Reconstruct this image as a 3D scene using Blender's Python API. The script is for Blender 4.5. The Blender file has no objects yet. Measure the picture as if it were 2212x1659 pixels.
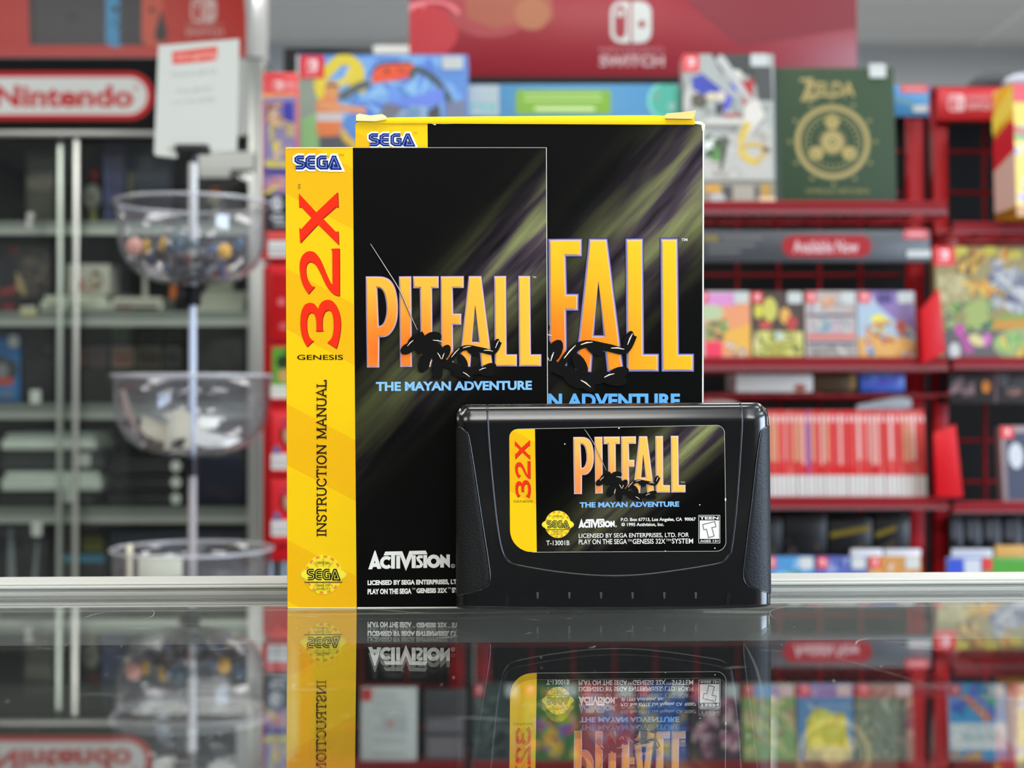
import bpy, bmesh, math, random
from mathutils import Vector, Matrix
from mathutils.geometry import tessellate_polygon
sc = bpy.context.scene
COL = sc.collection
R = math.radians
# ---------------------------------------------------------------- camera
F = 3218.0                      # focal length in pixels of the 2212 px wide frame
HC = 0.0837                     # lens height above the counter glass
CZ = 1.0 + HC
PITCH = math.atan(30.5 / F)
cam_d = bpy.data.cameras.new('camera')
cam = bpy.data.objects.new('camera', cam_d); COL.objects.link(cam)
cam_d.sensor_width = 36.0
cam_d.lens = F * 36.0 / 2212.0
cam.location = (0, 0, CZ)
cam.rotation_euler = (math.pi / 2 + PITCH, 0, 0)
cam_d.clip_start = 0.01
cam_d.dof.use_dof = True
cam_d.dof.focus_distance = 0.588
cam_d.dof.aperture_fstop = cam_d.lens / 4.2
sc.camera = cam
# ---------------------------------------------------------------- view, world
vs = sc.view_settings
sc.display_settings.display_device = 'sRGB'
vs.view_transform = 'Standard'; vs.look = 'None'; vs.gamma = 1.0; vs.use_curve_mapping = False
vs.exposure = 0.08
w = bpy.data.worlds.new('world'); sc.world = w; w.use_nodes = True
w.node_tree.nodes['Background'].inputs[0].default_value = (0.75, 0.87, 1.0, 1)
w.node_tree.nodes['Background'].inputs[1].default_value = 1.0
sc.cycles.max_bounces = 10
sc.cycles.transmission_bounces = 8
sc.cycles.transparent_max_bounces = 24
sc.cycles.glossy_bounces = 5
sc.cycles.diffuse_bounces = 4
sc.cycles.caustics_reflective = False
sc.cycles.caustics_refractive = True
sc.cycles.blur_glossy = 0.5
sc.cycles.sample_clamp_indirect = 6.0
# ---------------------------------------------------------------- ceiling lamps and daylight
LAMP_W = 21.0
LAMPS = [(x, y) for y in (-2.3, 0.2, 2.5, 5.45) for x in (-1.9, 0.1, 2.0)]
CEIL = 2.75
def area(name, loc, rot, sx, sy, power, col):
    l = bpy.data.lights.new(name, 'AREA'); l.shape = 'RECTANGLE'; l.size = sx; l.size_y = sy
    l.energy = power; l.color = col
    o = bpy.data.objects.new(name, l); o.location = loc; o.rotation_euler = rot; COL.objects.link(o)
    return o
LAMP_COL = (1.0, 0.98, 0.94)
area('window_daylight', (3.24, -0.35, 1.5), (0, math.pi / 2, 0), 1.5, 1.9, 150.0, (0.66, 0.80, 1.0))
# ---------------------------------------------------------------- helpers
def ray(px, py):
    d = Vector(((px - 1106.0) / F, 1.0, (829.5 - py) / F))
    return Matrix.Rotation(PITCH, 3, 'X') @ d
CAM = Vector((0, 0, CZ))
def at(px, py, Y):
    d = ray(px, py); return CAM + d * (Y / d.y)
def atz(px, py, z):
    d = ray(px, py); return CAM + d * ((z - CZ) / d.z)
def lin(c):
    c = c / 255.0
    return c / 12.92 if c <= 0.04045 else ((c + 0.055) / 1.055) ** 2.4
def rgb(c):
    if isinstance(c, str):
        c = c.lstrip('#'); c = ''.join(q * 2 for q in c) if len(c) == 3 else c; c = [int(c[i:i + 2], 16) for i in (0, 2, 4)]
    return (lin(c[0]), lin(c[1]), lin(c[2]), 1.0)
MATS = {}
def nodes_of(name):
    m = bpy.data.materials.new(name); m.use_nodes = True
    nt = m.node_tree; return m, nt, nt.nodes, nt.links, nt.nodes['Principled BSDF']
def paint(name, rough=0.5, spec=0.4, metal=0.0, coat=0.0, bump=0.0, bscale=400.0, emit=0.0):
    """surface that takes its colour from the mesh, with a fine procedural grain in its gloss and relief"""
    if name in MATS: return MATS[name]
    m, nt, N, L, b = nodes_of(name)
    a = N.new('ShaderNodeVertexColor'); a.layer_name = 'Col'
    L.new(a.outputs['Color'], b.inputs['Base Color'])
    t = N.new('ShaderNodeTexCoord'); n = N.new('ShaderNodeTexNoise'); n.inputs['Scale'].default_value = bscale; n.inputs['Detail'].default_value = 3
    L.new(t.outputs['Object'], n.inputs['Vector'])
    r = N.new('ShaderNodeMapRange'); r.inputs['To Min'].default_value = max(0.02, rough - 0.05); r.inputs['To Max'].default_value = rough + 0.05
    L.new(n.outputs['Fac'], r.inputs['Value']); L.new(r.outputs['Result'], b.inputs['Roughness'])
    b.inputs['Specular IOR Level'].default_value = spec; b.inputs['Metallic'].default_value = metal
    b.inputs['Coat Weight'].default_value = coat; b.inputs['Coat Roughness'].default_value = 0.12
    if bump:
        u = N.new('ShaderNodeBump'); u.inputs['Strength'].default_value = bump; u.inputs['Distance'].default_value = 0.0004
        L.new(n.outputs['Fac'], u.inputs['Height']); L.new(u.outputs['Normal'], b.inputs['Normal'])
    if emit:
        L.new(a.outputs['Color'], b.inputs['Emission Color']); b.inputs['Emission Strength'].default_value = emit
    MATS[name] = m; return m
def pane_mat(name, tint, haze=0.02, rough=0.0):
    """thin clear sheet: clear with mirror-like glints that grow at grazing angles"""
    if name in MATS: return MATS[name]
    m, nt, N, L, b = nodes_of(name); N.remove(b)
    fr = N.new('ShaderNodeFresnel'); g = N.new('ShaderNodeNewGeometry')
    io = N.new('ShaderNodeMapRange'); io.inputs['To Min'].default_value = 1.5; io.inputs['To Max'].default_value = 1 / 1.5
    L.new(g.outputs['Backfacing'], io.inputs['Value']); L.new(io.outputs['Result'], fr.inputs['IOR'])
    tr = N.new('ShaderNodeBsdfTransparent'); tr.inputs[0].default_value = tint
    gl = N.new('ShaderNodeBsdfGlossy'); gl.inputs['Roughness'].default_value = rough
    df = N.new('ShaderNodeBsdfDiffuse'); df.inputs[0].default_value = (0.8, 0.8, 0.82, 1)
    mh = N.new('ShaderNodeMixShader'); mh.inputs[0].default_value = haze
    no = N.new('ShaderNodeTexNoise'); no.inputs['Scale'].default_value = 60
    mr = N.new('ShaderNodeMapRange'); mr.inputs['To Min'].default_value = haze * 0.6; mr.inputs['To Max'].default_value = haze * 1.4
    L.new(no.outputs['Fac'], mr.inputs['Value']); L.new(mr.outputs['Result'], mh.inputs[0])
    mx = N.new('ShaderNodeMixShader')
    L.new(tr.outputs[0], mh.inputs[1]); L.new(df.outputs[0], mh.inputs[2])
    L.new(fr.outputs[0], mx.inputs[0]); L.new(mh.outputs[0], mx.inputs[1]); L.new(gl.outputs[0], mx.inputs[2])
    L.new(mx.outputs[0], N['Material Output'].inputs[0])
    MATS[name] = m; return m
PAPER = paint('printed_card', 0.55, 0.12)
GLOSSY = paint('glossy_print', 0.3, 0.4)
PLAST = paint('plastic', 0.38, 0.45)
MATTE = paint('matte_paint', 0.7, 0.25)
METAL = paint('satin_metal', 0.32, 0.5, metal=0.7)
REDP = paint('red_enamel', 0.42, 0.3)

class B:
    """collects coloured faces and links them as one mesh object"""
    def __init__(s): s.v = []; s.f = []; s.c = []; s.m = []; s.sm = []
    def face(s, pts, col, mi=0, smooth=False):
        n = len(s.v); s.v += [Vector(p) for p in pts]; s.f.append(list(range(n, n + len(pts)))); s.c.append(rgb(col)); s.m.append(mi); s.sm.append(smooth)
    def grid(s, rows, col, mi=0, smooth=True, closed=False):
        n = len(s.v); w = len(rows[0])
        for r in rows: s.v += [Vector(p) for p in r]
        for j in range(len(rows) - 1):
            for i in range(w if closed else w - 1):
                k = (i + 1) % w
                s.f.append([n + j * w + i, n + j * w + k, n + (j + 1) * w + k, n + (j + 1) * w + i]); s.c.append(rgb(col) if not callable(col) else rgb(col(i, j))); s.m.append(mi); s.sm.append(smooth)
    def hexa(s, c, col, mi=0):
        """eight corners: bottom ring 0-3, top ring 4-7"""
        n = len(s.v); s.v += [Vector(p) for p in c]
        for f in ((3, 2, 1, 0), (4, 5, 6, 7), (0, 1, 5, 4), (1, 2, 6, 5), (2, 3, 7, 6), (3, 0, 4, 7)):
            s.f.append([n + i for i in f]); s.c.append(rgb(col)); s.m.append(mi); s.sm.append(False)
    def box(s, a, b, col, mi=0):
        x0, x1 = sorted((a[0], b[0])); y0, y1 = sorted((a[1], b[1])); z0, z1 = sorted((a[2], b[2]))
        s.hexa([(x0, y0, z0), (x1, y0, z0), (x1, y1, z0), (x0, y1, z0), (x0, y0, z1), (x1, y0, z1), (x1, y1, z1), (x0, y1, z1)], col, mi)
    def tube(s, path, r, col, n=8, mi=0, cap=True):
        path = [Vector(p) for p in path]; rows = []
        for i, p in enumerate(path):
            t = (path[min(i + 1, len(path) - 1)] - path[max(i - 1, 0)]).normalized()
            u = t.cross(Vector((0, 0, 1)) if abs(t.z) < 0.9 else Vector((1, 0, 0))).normalized(); v = t.cross(u)
            rr = r[i] if isinstance(r, (list, tuple)) else r
            rows.append([p + (u * math.cos(6.28318 * k / n) + v * math.sin(6.28318 * k / n)) * rr for k in range(n)])
        s.grid(rows, col, mi, True, True)
        if cap: s.face(rows[0], col, mi); s.face(rows[-1][::-1], col, mi)
    def lathe(s, prof, c, col, n=40, mi=0):
        c = Vector(c)
        s.grid([[c + Vector((r * math.cos(6.28318 * k / n), r * math.sin(6.28318 * k / n), z)) for k in range(n)] for r, z in prof], col, mi, True, True)
    def ball(s, c, r, col, n=12, mi=0):
        c = Vector(c); r = (r, r, r) if isinstance(r, (int, float)) else r
        s.grid([[c + Vector((r[0] * math.sin(math.pi * j / n) * math.cos(6.28318 * k / (2 * n)), r[1] * math.sin(math.pi * j / n) * math.sin(6.28318 * k / (2 * n)), r[2] * math.cos(math.pi * j / n))) for k in range(2 * n)] for j in range(n + 1)], col, mi, True, True)
    def build(s, name, mat, parent=None, origin=None, bevel=0.0, seg=2, merge=False):
        """vertices are in world space, or in the frame of a turned parent"""
        top = parent is None
        if origin is None:
            if top:
                xs = [p.x for p in s.v]; ys = [p.y for p in s.v]; zs = [p.z for p in s.v]
                origin = Vector(((min(xs) + max(xs)) / 2, (min(ys) + max(ys)) / 2, min(zs)))
            else: origin = Vector(parent.get('_o', (0, 0, 0)))
        origin = Vector(origin)
        me = bpy.data.meshes.new(name); me.from_pydata([p - origin for p in s.v], [], s.f)
        for mm in (mat if isinstance(mat, (list, tuple)) else [mat]): me.materials.append(mm)
        me.polygons.foreach_set('material_index', s.m); me.polygons.foreach_set('use_smooth', s.sm)
        ca = me.color_attributes.new('Col', 'FLOAT_COLOR', 'CORNER')
        buf = []
        for f, c in zip(s.f, s.c): buf += list(c) * len(f)
        ca.data.foreach_set('color', buf)
        if bevel or merge:
            bm = bmesh.new(); bm.from_mesh(me)
            bmesh.ops.remove_doubles(bm, verts=bm.verts[:], dist=1e-6)
            if bevel:
                ed = [e for e in bm.edges if len(e.link_faces) == 2 and e.calc_face_angle(0) > 0.5]
                bmesh.ops.bevel(bm, geom=ed, offset=bevel, segments=seg, profile=0.5, affect='EDGES', clamp_overlap=True)
                for f in bm.faces: f.smooth = True
            bm.to_mesh(me); bm.free()
        me.validate(); me.update()
        o = bpy.data.objects.new(name, me); COL.objects.link(o)
        if top: o.location = origin; o['_o'] = tuple(origin)
        else: o.parent = parent; o['_o'] = tuple(origin)
        return o
def tag(o, label, cat, group=None):
    o['label'] = label; o['category'] = cat
    if group: o['group'] = group
    return o
def thing(name, label, cat, loc, rz=0.0, group=None):
    o = bpy.data.objects.new(name, None); COL.objects.link(o); o.empty_display_size = 0.02
    o.location = loc; o.rotation_euler = (0, 0, rz)
    o['_o'] = (0, 0, 0) if rz else tuple(loc)
    return tag(o, label, cat, group)
def structure(o): o['kind'] = 'structure'; return o
# flat printing: polygons in photograph pixels, laid on a face by a mapping function
_TXT = {}
def text_polys(s, bold=0.0):
    k = (s, bold)
    if k not in _TXT:
        cu = bpy.data.curves.new('t', 'FONT'); cu.body = s; cu.resolution_u = 4; cu.offset = bold; cu.fill_mode = 'BOTH' if False else cu.fill_mode
        o = bpy.data.objects.new('t', cu); COL.objects.link(o)
        me = bpy.data.meshes.new_from_object(o.evaluated_get(bpy.context.evaluated_depsgraph_get()))
        V = [v.co.copy() for v in me.vertices]; Fc = [list(p.vertices) for p in me.polygons]
        bpy.data.objects.remove(o); bpy.data.curves.remove(cu); bpy.data.meshes.remove(me)
        x0 = min(v.x for v in V); x1 = max(v.x for v in V); y0 = min(v.y for v in V); y1 = max(v.y for v in V)
        _TXT[k] = [[((V[i].x - x0) / (x1 - x0), (V[i].y - y0) / (y1 - y0)) for i in f] for f in Fc]
    return _TXT[k]
def ell(cx, cy, rx, ry, rot=0.0, n=24, a0=0, a1=360):
    c, s_ = math.cos(R(rot)), math.sin(R(rot)); o = []
    for k in range(n + (0 if a1 - a0 == 360 else 1)):
        a = R(a0 + (a1 - a0) * k / n); x, y = rx * math.cos(a), -ry * math.sin(a)
        o.append((cx + x * c - y * s_, cy + x * s_ + y * c))
    return o
def rrect(x0, y0, x1, y1, r=0, n=5):
    if not r: return [(x0, y0), (x1, y0), (x1, y1), (x0, y1)]
    o = []
    for cx, cy, a in ((x1 - r, y0 + r, 0), (x0 + r, y0 + r, 90), (x0 + r, y1 - r, 180), (x1 - r, y1 - r, 270)):
        for k in range(n + 1):
            t = R(a + 90 * k / n); o.append((cx + r * math.cos(t), cy - r * math.sin(t)))
    return o
def spline(pts, n=6):
    o = []; P_ = [pts[0]] + list(pts) + [pts[-1]]
    for i in range(1, len(P_) - 2):
        for k in range(n):
            t = k / n; q = []
            for d in range(2):
                a, b, c, e = (P_[i - 1][d], P_[i][d], P_[i + 1][d], P_[i + 2][d])
                q.append(0.5 * (2 * b + (c - a) * t + (2 * a - 5 * b + 4 * c - e) * t * t + (3 * b - a - 3 * c + e) * t ** 3))
            o.append(tuple(q))
    return o + [tuple(pts[-1])]
def inset(poly, d):
    n = len(poly); a = sum(poly[i][0] * poly[(i + 1) % n][1] - poly[(i + 1) % n][0] * poly[i][1] for i in range(n)); sg = 1 if a > 0 else -1
    o = []
    for i in range(n):
        p, q, r = Vector(poly[i - 1]), Vector(poly[i]), Vector(poly[(i + 1) % n])
        e1 = (q - p).normalized(); e2 = (r - q).normalized()
        n1 = Vector((-e1.y, e1.x)) * sg; n2 = Vector((-e2.y, e2.x)) * sg
        m = n1 + n2; m = m / max(0.35, m.length_squared / 2)
        o.append(tuple(q + m * d))
    return o
class Flat:
    def __init__(s): s.it = []; s.layer = 0.0; s.clip = None
    def P(s, poly, col, holes=(), mi=0, step=1):
        s.layer += step
        t = tessellate_polygon([[Vector((p[0], p[1], 0)) for p in q] for q in [poly] + list(holes)])
        al = [p for q in [poly] + list(holes) for p in q]
        for tri in t: s.it.append(([al[i] for i in tri], col, s.layer, mi))
        return s
    def R(s, x0, y0, x1, y1, col, r=0): return s.P(rrect(x0, y0, x1, y1, r), col)
    def E(s, cx, cy, rx, ry, col, rot=0, n=20): return s.P(ell(cx, cy, rx, ry, rot, n), col)
    def S(s, path, w, col, closed=False, taper=False, mi=0):
        s.layer += 1; n = len(path); L_ = []; R_ = []
        for i, p in enumerate(path):
            p = Vector(p)
            a = Vector(path[i - 1 if (i or closed) else 0]); b = Vector(path[(i + 1) % n if closed else min(i + 1, n - 1)])
            d1 = (p - a); d2 = (b - p)
            if d1.length < 1e-6: d1 = d2
            if d2.length < 1e-6: d2 = d1
            d1 = d1.normalized(); d2 = d2.normalized(); nn = Vector((-d1.y - d2.y, d1.x + d2.x)); nn = nn.normalized() if nn.length > 1e-6 else Vector((-d1.y, d1.x))
            k = 1 / max(0.5, nn.dot(Vector((-d1.y, d1.x)))); ww = w / 2 * k
            if taper: ww *= (0.12 + 0.88 * math.sin(math.pi * min(1, 0.15 + 0.75 * i / (n - 1))))
            L_.append(tuple(p + nn * ww)); R_.append(tuple(p - nn * ww))
        for i in range(n if closed else n - 1):
            j = (i + 1) % n; s.it.append(([L_[i], L_[j], R_[j], R_[i]], col, s.layer, mi))
        return s
    def ring(s, cx, cy, r0, r1, col, n=28):
        return s.S(ell(cx, cy, (r0 + r1) / 2, (r0 + r1) / 2, 0, n), abs(r1 - r0), col, closed=True)
    def T(s, txt, x0, y0, x1, y1, col, bold=0.0, mi=0, rot=0, slope=0.0):
        s.layer += 1
        for f in text_polys(txt, bold):
            if rot == 90: q = [(x0 + v * (x1 - x0) if False else x0 + (1 - v) * (x1 - x0), y1 - u * (y1 - y0)) for u, v in f]
            else: q = [(x0 + u * (x1 - x0), y1 - v * (y1 - y0) - slope * u * (x1 - x0)) for u, v in f]
            s.it.append((q, col, s.layer, mi))
        return s
    def N(s, n, seed, cols, x0, y0, x1, y1, a, b):
        rd = random.Random(seed)
        for i in range(n):
            cx, cy = rd.uniform(x0, x1), rd.uniform(y0, y1); r = rd.uniform(a, b); st = rd.uniform(0.5, 1.6); rot = rd.uniform(0, 6.28); q = []
            for k in range(9):
                t = 6.28318 * k / 9; rr = r * rd.uniform(0.65, 1.2); x, y = rr * math.cos(t) * st, -rr * math.sin(t) / st
                q.append((min(max(cx + x * math.cos(rot) - y * math.sin(rot), x0), x1), min(max(cy + x * math.sin(rot) + y * math.cos(rot), y0), y1)))
            s.layer += 0.25
            for k in range(1, 8): s.it.append(([q[0], q[k], q[k + 1]], rd.choice(cols), s.layer, 0))
        return s
    def remap(s, x0, y0, x1, y1, X0, Y0, X1, Y1, slope=0.0):
        for i, (q, c, l, m) in enumerate(s.it):
            s.it[i] = ([(X0 + (x - x0) * (X1 - X0) / (x1 - x0), Y0 + (y - y0) * (Y1 - Y0) / (y1 - y0) - slope * (X0 + (x - x0) * (X1 - X0) / (x1 - x0) - X0)) for x, y in q], c, l, m)
        return s
    def build(s, name, mat, mapf, parent, eps=0.00008, base=0.0, clip=None):
        b = B()
        for q, c, l, m in s.it:
            if clip: q = [(min(max(x, clip[0]), clip[2]), min(max(y, clip[1]), clip[3])) for x, y in q]
            p = [mapf(x, y, base + l * eps) for x, y in q]
            nn = (p[1] - p[0]).cross(p[2] - p[0])
            if nn.length < 1e-14: continue
            if nn.y > 0: p = p[::-1]
            b.face(p, c, m)
        return b.build(name, mat, parent)
def logo(f, cx, cy, s, col, bg):
    """two-part rounded emblem, s = full height in pixels"""
    h = s / 2; g = s * 0.03; r = s * 0.26
    f.P(rrect(cx - h * 0.98, cy - h, cx + h * 0.98, cy + h, r), col)
    f.R(cx - g, cy - h, cx + g, cy + h, bg)
    f.P(rrect(cx - h * 0.80, cy - h * 0.82, cx - h * 0.24, cy + h * 0.82, r * 0.7), bg)
    f.E(cx - h * 0.52, cy - h * 0.42, h * 0.17, h * 0.17, col); f.E(cx + h * 0.52, cy + h * 0.1, h * 0.18, h * 0.18, bg)
    return f
class Face:
    """an upright or leaning rectangular face seen at pixel rect on depth plane Y"""
    def __init__(s, rect, Y, tilt=0.0, x1b=None):
        s.x0, s.y0, s.x1, s.y1 = rect; a = at(s.x0, s.y1, Y); b = at(s.x1, s.y1, Y); t = at(s.x0, s.y0, Y)
        s.o = a; s.w = (b - a).x; t_ = R(tilt); s.h = (t.z - a.z) / math.cos(t_)
        s.U = Vector((1, 0, 0)); s.V = Vector((0, math.sin(t_), math.cos(t_))); s.N = Vector((0, -math.cos(t_), math.sin(t_)))
        s.o.z = a.z; s.base = a.z
    def map(s, px, py, e=0.0):
        return s.o + s.U * ((px - s.x0) / (s.x1 - s.x0) * s.w) + s.V * ((s.y1 - py) / (s.y1 - s.y0) * s.h) + s.N * e
    def corners(s, dep):
        q = [s.map(s.x0, s.y1), s.map(s.x1, s.y1), s.map(s.x1, s.y1, -dep), s.map(s.x0, s.y1, -dep), s.map(s.x0, s.y0), s.map(s.x1, s.y0), s.map(s.x1, s.y0, -dep), s.map(s.x0, s.y0, -dep)]
        return q
def slab(name, label, cat, rect, Y, dep, col, tilt=0.0, group=None, mat=None, bevel=0.002, parent=None):
    f = Face(rect, Y, tilt); b = B(); b.hexa(f.corners(dep), col)
    o = b.build(name, mat or PAPER, parent, bevel=bevel)
    if label: tag(o, label, cat, group)
    return o, f
def badge(o, f, x0, y0, x1, y1, name='logo_badge'):
    q = Flat(); q.R(x0, y0, x1, y1, '#e0202c'); logo(q, (x0 + x1) / 2, y0 + (y1 - y0) * 0.42, (y1 - y0) * 0.5, '#f6dcdc', '#e0202c')
    q.T('SWITCH', x0 + (x1 - x0) * .2, y0 + (y1 - y0) * .76, x1 - (x1 - x0) * .2, y0 + (y1 - y0) * .88, '#f6dcdc')
    return q.build(name, GLOSSY, f.map, o, base=0.0016, eps=0.0001)
def sticker(o, f, x0, y0, x1, y1, name='price_sticker'):
    q = Flat(); q.R(x0, y0, x1, y1, '#cfd1cc', 3); q.R(x0 + (x1 - x0) * .15, y0 + (y1 - y0) * .3, x1 - (x1 - x0) * .2, y0 + (y1 - y0) * .42, '#b9bcb8')
    return q.build(name, PAPER, f.map, o, base=0.0022)
# ================================================================ the room
def plank(name, a, b, col, mat=MATTE):
    q = B(); q.box(a, b, col); return structure(q.build(name, mat))
def tiled(name, c1, c2, sx, sy, rough, mort):
    m, nt, N, L, b = nodes_of(name)
    t = N.new('ShaderNodeTexCoord'); mp = N.new('ShaderNodeMapping'); mp.inputs['Scale'].default_value = (1, 1, 1)
    br = N.new('ShaderNodeTexBrick'); br.offset = 0.0; br.inputs['Color1'].default_value = rgb(c1); br.inputs['Color2'].default_value = rgb(c2)
    br.inputs['Mortar'].default_value = rgb(mort); br.inputs['Scale'].default_value = 1.0; br.inputs['Mortar Size'].default_value = 0.011
    br.inputs['Brick Width'].default_value = sx; br.inputs['Row Height'].default_value = sy
    L.new(t.outputs['Object'], mp.inputs['Vector']); L.new(mp.outputs['Vector'], br.inputs['Vector'])
    n = N.new('ShaderNodeTexNoise'); n.inputs['Scale'].default_value = 180; u = N.new('ShaderNodeBump'); u.inputs['Strength'].default_value = 0.15
    L.new(n.outputs['Fac'], u.inputs['Height']); L.new(u.outputs['Normal'], b.inputs['Normal'])
    L.new(br.outputs['Color'], b.inputs['Base Color']); b.inputs['Roughness'].default_value = rough
    return m
XL, XR, YB, YF = -3.6, 3.2, -3.0, 7.05
plank('floor', (XL, YB, -0.05), (XR, YF, 0), '#8c8a84', tiled('floor_tile', '#8d8b86', '#7f7d79', 0.6, 0.6, 0.35, '#5c5a57'))
plank('ceiling', (XL, YB, CEIL), (XR, YF, CEIL + 0.05), '#c9cac8', tiled('ceiling_tile', '#e2e4e4', '#dcdede', 1.2, 0.6, 0.9, '#f4f4f2'))
plank('wall_back', (XL, YF, 0), (XR, YF + 0.1, CEIL), '#d0d4da')
plank('wall_left', (XL - 0.1, YB, 0), (XL, YF, CEIL), '#8a8b89')
plank('wall_front', (XL, YB - 0.1, 0), (XR, YB, CEIL), '#4c4d4e')
b = B()
for a, c in (((XR, YB, 0), (XR + 0.1, -1.4, CEIL)), ((XR, 0.7, 0), (XR + 0.1, YF, CEIL)), ((XR, -1.4, 0), (XR + 0.1, 0.7, 0.7)), ((XR, -1.4, 2.3), (XR + 0.1, 0.7, CEIL))): b.box(a, c, '#b8b9b6')
structure(b.build('wall_right', MATTE))
b = B(); b.box((XR + 0.07, -1.4, 0.7), (XR + 0.075, 0.7, 2.3), '#ffffff'); wn = structure(b.build('window_1', pane_mat('window_glass', (0.96, 0.98, 1, 1), 0.01)))
b = B()
for a, c in (((XR + .05, -1.4, .7), (XR + .09, -1.35, 2.3)), ((XR + .05, .65, .7), (XR + .09, .7, 2.3)), ((XR + .05, -1.35, .7), (XR + .09, .65, .75)), ((XR + .05, -1.35, 2.25), (XR + .09, .65, 2.3)), ((XR + .05, -.37, .75), (XR + .09, -.33, 2.25))): b.box(a, c, '#d5d6d4')
b.build('window_frame', METAL, wn)
for nm, a, c in (('baseboard_back', (XL, YF - 0.012, 0), (XR, YF, 0.1)), ('baseboard_left', (XL, YB, 0), (XL + 0.012, YF - 0.012, 0.1)), ('baseboard_right', (XR - 0.012, YB, 0), (XR, YF - 0.012, 0.1))): plank(nm, a, c, '#4a4a4c')
WHERE = ['nearest the window wall', 'in the middle of its row', 'nearest the plain side wall']
ROWN = ['behind the counter', 'above the glass counter', 'above the red wire racks', 'beyond the red wire racks']
DIFF = paint('lamp_diffuser', 0.6, 0.2, emit=3.0)
for i, (x, y) in enumerate(LAMPS):
    t = thing('ceiling_light', 'flat white ceiling light panel %s, %s' % (ROWN[i // 3], WHERE[2 - i % 3]), 'ceiling light', (x, y, CEIL - 0.045), group='ceiling light panels')
    b = B(); z0, z1 = CEIL - 0.045, CEIL - 0.0005
    for a, c in (((-.62, -.32), (.62, -.29)), ((-.62, .29), (.62, .32)), ((-.62, -.29), (-.59, .29)), ((.59, -.29), (.62, .29))): b.box((x + a[0], y + a[1], z0), (x + c[0], y + c[1], z1), '#e8e8e6')
    b.build('lamp_frame', METAL, t)
    b = B(); b.box((x - .589, y - .289, CEIL - 0.03), (x + .589, y + .289, CEIL - 0.025), '#fbfaf4'); b.build('diffuser', DIFF, t)
    a = area('lamp_light', (0, 0, -0.004), (0, 0, 0), 1.16, 0.56, LAMP_W * (1.25, 1.0, .66, 1.3)[i // 3], LAMP_COL); a.parent = t

# ================================================================ the glass counter and what stands on it
YAW = R(2.5)
F0 = atz(900, 1313, 1.0)
class Fr:
    """frame turned with the counter, origin at local offset (ox, oy) from the manual's foot"""
    def __init__(s, ox=0.0, oy=0.0, oz=0.0):
        s.M = Matrix.Rotation(YAW, 3, 'Z'); s.loc = F0 + s.M @ Vector((ox, oy, oz)); s.I = s.M.transposed()
    def pl(s, px, py, y=0.0):
        o = s.I @ (CAM - s.loc); d = s.I @ ray(px, py); return o + d * ((y - o.y) / d.y)
    def mapf(s, y=0.0): return lambda px, py, e=0.0: (lambda p: Vector((p.x, y - e, p.z)))(s.pl(px, py, y))
    def onz(s, px, py, z):
        return s.I @ (atz(px, py, z) - s.loc)
fc = Fr()
RY = fc.onz(1106, 1281, 1.0).y            # near face of the rim rail
RT = fc.pl(1106, 1254, RY).z              # its height
fc0 = Fr(0, -0.2, -1.0)
ct = thing('display_counter', 'glass-topped display counter with a white metal rim, carrying the boxed game, manual and cartridge', 'display counter', fc0.loc, YAW)
def cb(name, parts, mat, col, bevel=0.0):
    b = B()
    for a, c in parts: b.box((a[0], a[1] + 0.2, a[2] + 1.0), (c[0], c[1] + 0.2, c[2] + 1.0), col)
    return b.build(name, mat, ct, bevel=bevel)
m, nt, N, L, bs = nodes_of('counter_glass')
bs.inputs['Base Color'].default_value = (0.965, 0.985, 0.97, 1); bs.inputs['Roughness'].default_value = 0.0; bs.inputs['IOR'].default_value = 1.5; bs.inputs['Transmission Weight'].default_value = 1.0
n = N.new('ShaderNodeTexNoise'); n.inputs['Scale'].default_value = 25; r_ = N.new('ShaderNodeMapRange'); r_.inputs['To Min'].default_value = 0.0; r_.inputs['To Max'].default_value = 0.012
r_.inputs['From Min'].default_value = 0.4; r_.inputs['From Max'].default_value = 0.9
L.new(n.outputs['Fac'], r_.inputs['Value']); L.new(r_.outputs['Result'], bs.inputs['Roughness'])
GLASS = m
W_ = 1.05
top = cb('glass_top', [((-W_, -.50, -.008), (W_, RY - .0002, 0))], GLASS, '#ffffff')
b = B(); prof = [(RY, -.028), (RY, .0012), (RY + .0012, .0016), (RY + .0012, .0024), (RY, .0028), (RY, .0034), (RY + .001, .0040), (RY + .001, RT - .0008), (RY + .002, RT), (RY + .022, RT), (RY + .024, RT - .002), (RY + .024, -.028)]
pts = [(y + .2, z + 1.0) for y, z in prof]
b.grid([[(-W_, y, z) for y, z in pts + pts[:1]], [(W_, y, z) for y, z in pts + pts[:1]]], '#b4b5ae', smooth=False)
b.face([(-W_, y, z) for y, z in pts], '#b4b5ae'); b.face([(W_, y, z) for y, z in pts][::-1], '#b4b5ae')
b.build('rim_rail', paint('rail_paint', 0.35, 0.5), ct)
cb('front_rail', [((-W_, -.52, -.028), (W_, -.5002, .004))], METAL, '#d4d5d0', 0.0008)
cb('rear_pane', [((-W_ + .02, RY + .010, -.40), (W_ - .02, RY + .014, -.0285))], pane_mat('case_glass', (0.95, 0.97, 0.955, 1), 0.01), '#ffffff')
cb('front_pane', [((-W_ + .02, -.513, -.40), (W_ - .02, -.509, -.0285))], MATS['case_glass'], '#ffffff')
for s in (-1, 1):
    cb('corner_post', [((s * (W_ - .02), -.52, -.405), (s * W_, -.495, -.0285))], METAL, '#c9cac6')
    cb('corner_post', [((s * (W_ - .02), RY, -.405), (s * W_, RY + .024, -.0285))], METAL, '#c9cac6')
cb('deck', [((-W_, -.52, -.42), (W_, RY + .024, -.4055))], MATTE, '#3c3b3a')
cb('base_cabinet', [((-W_, -.50, -.999), (W_, RY + .01, -.4205))], MATTE, '#4a4947')
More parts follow.
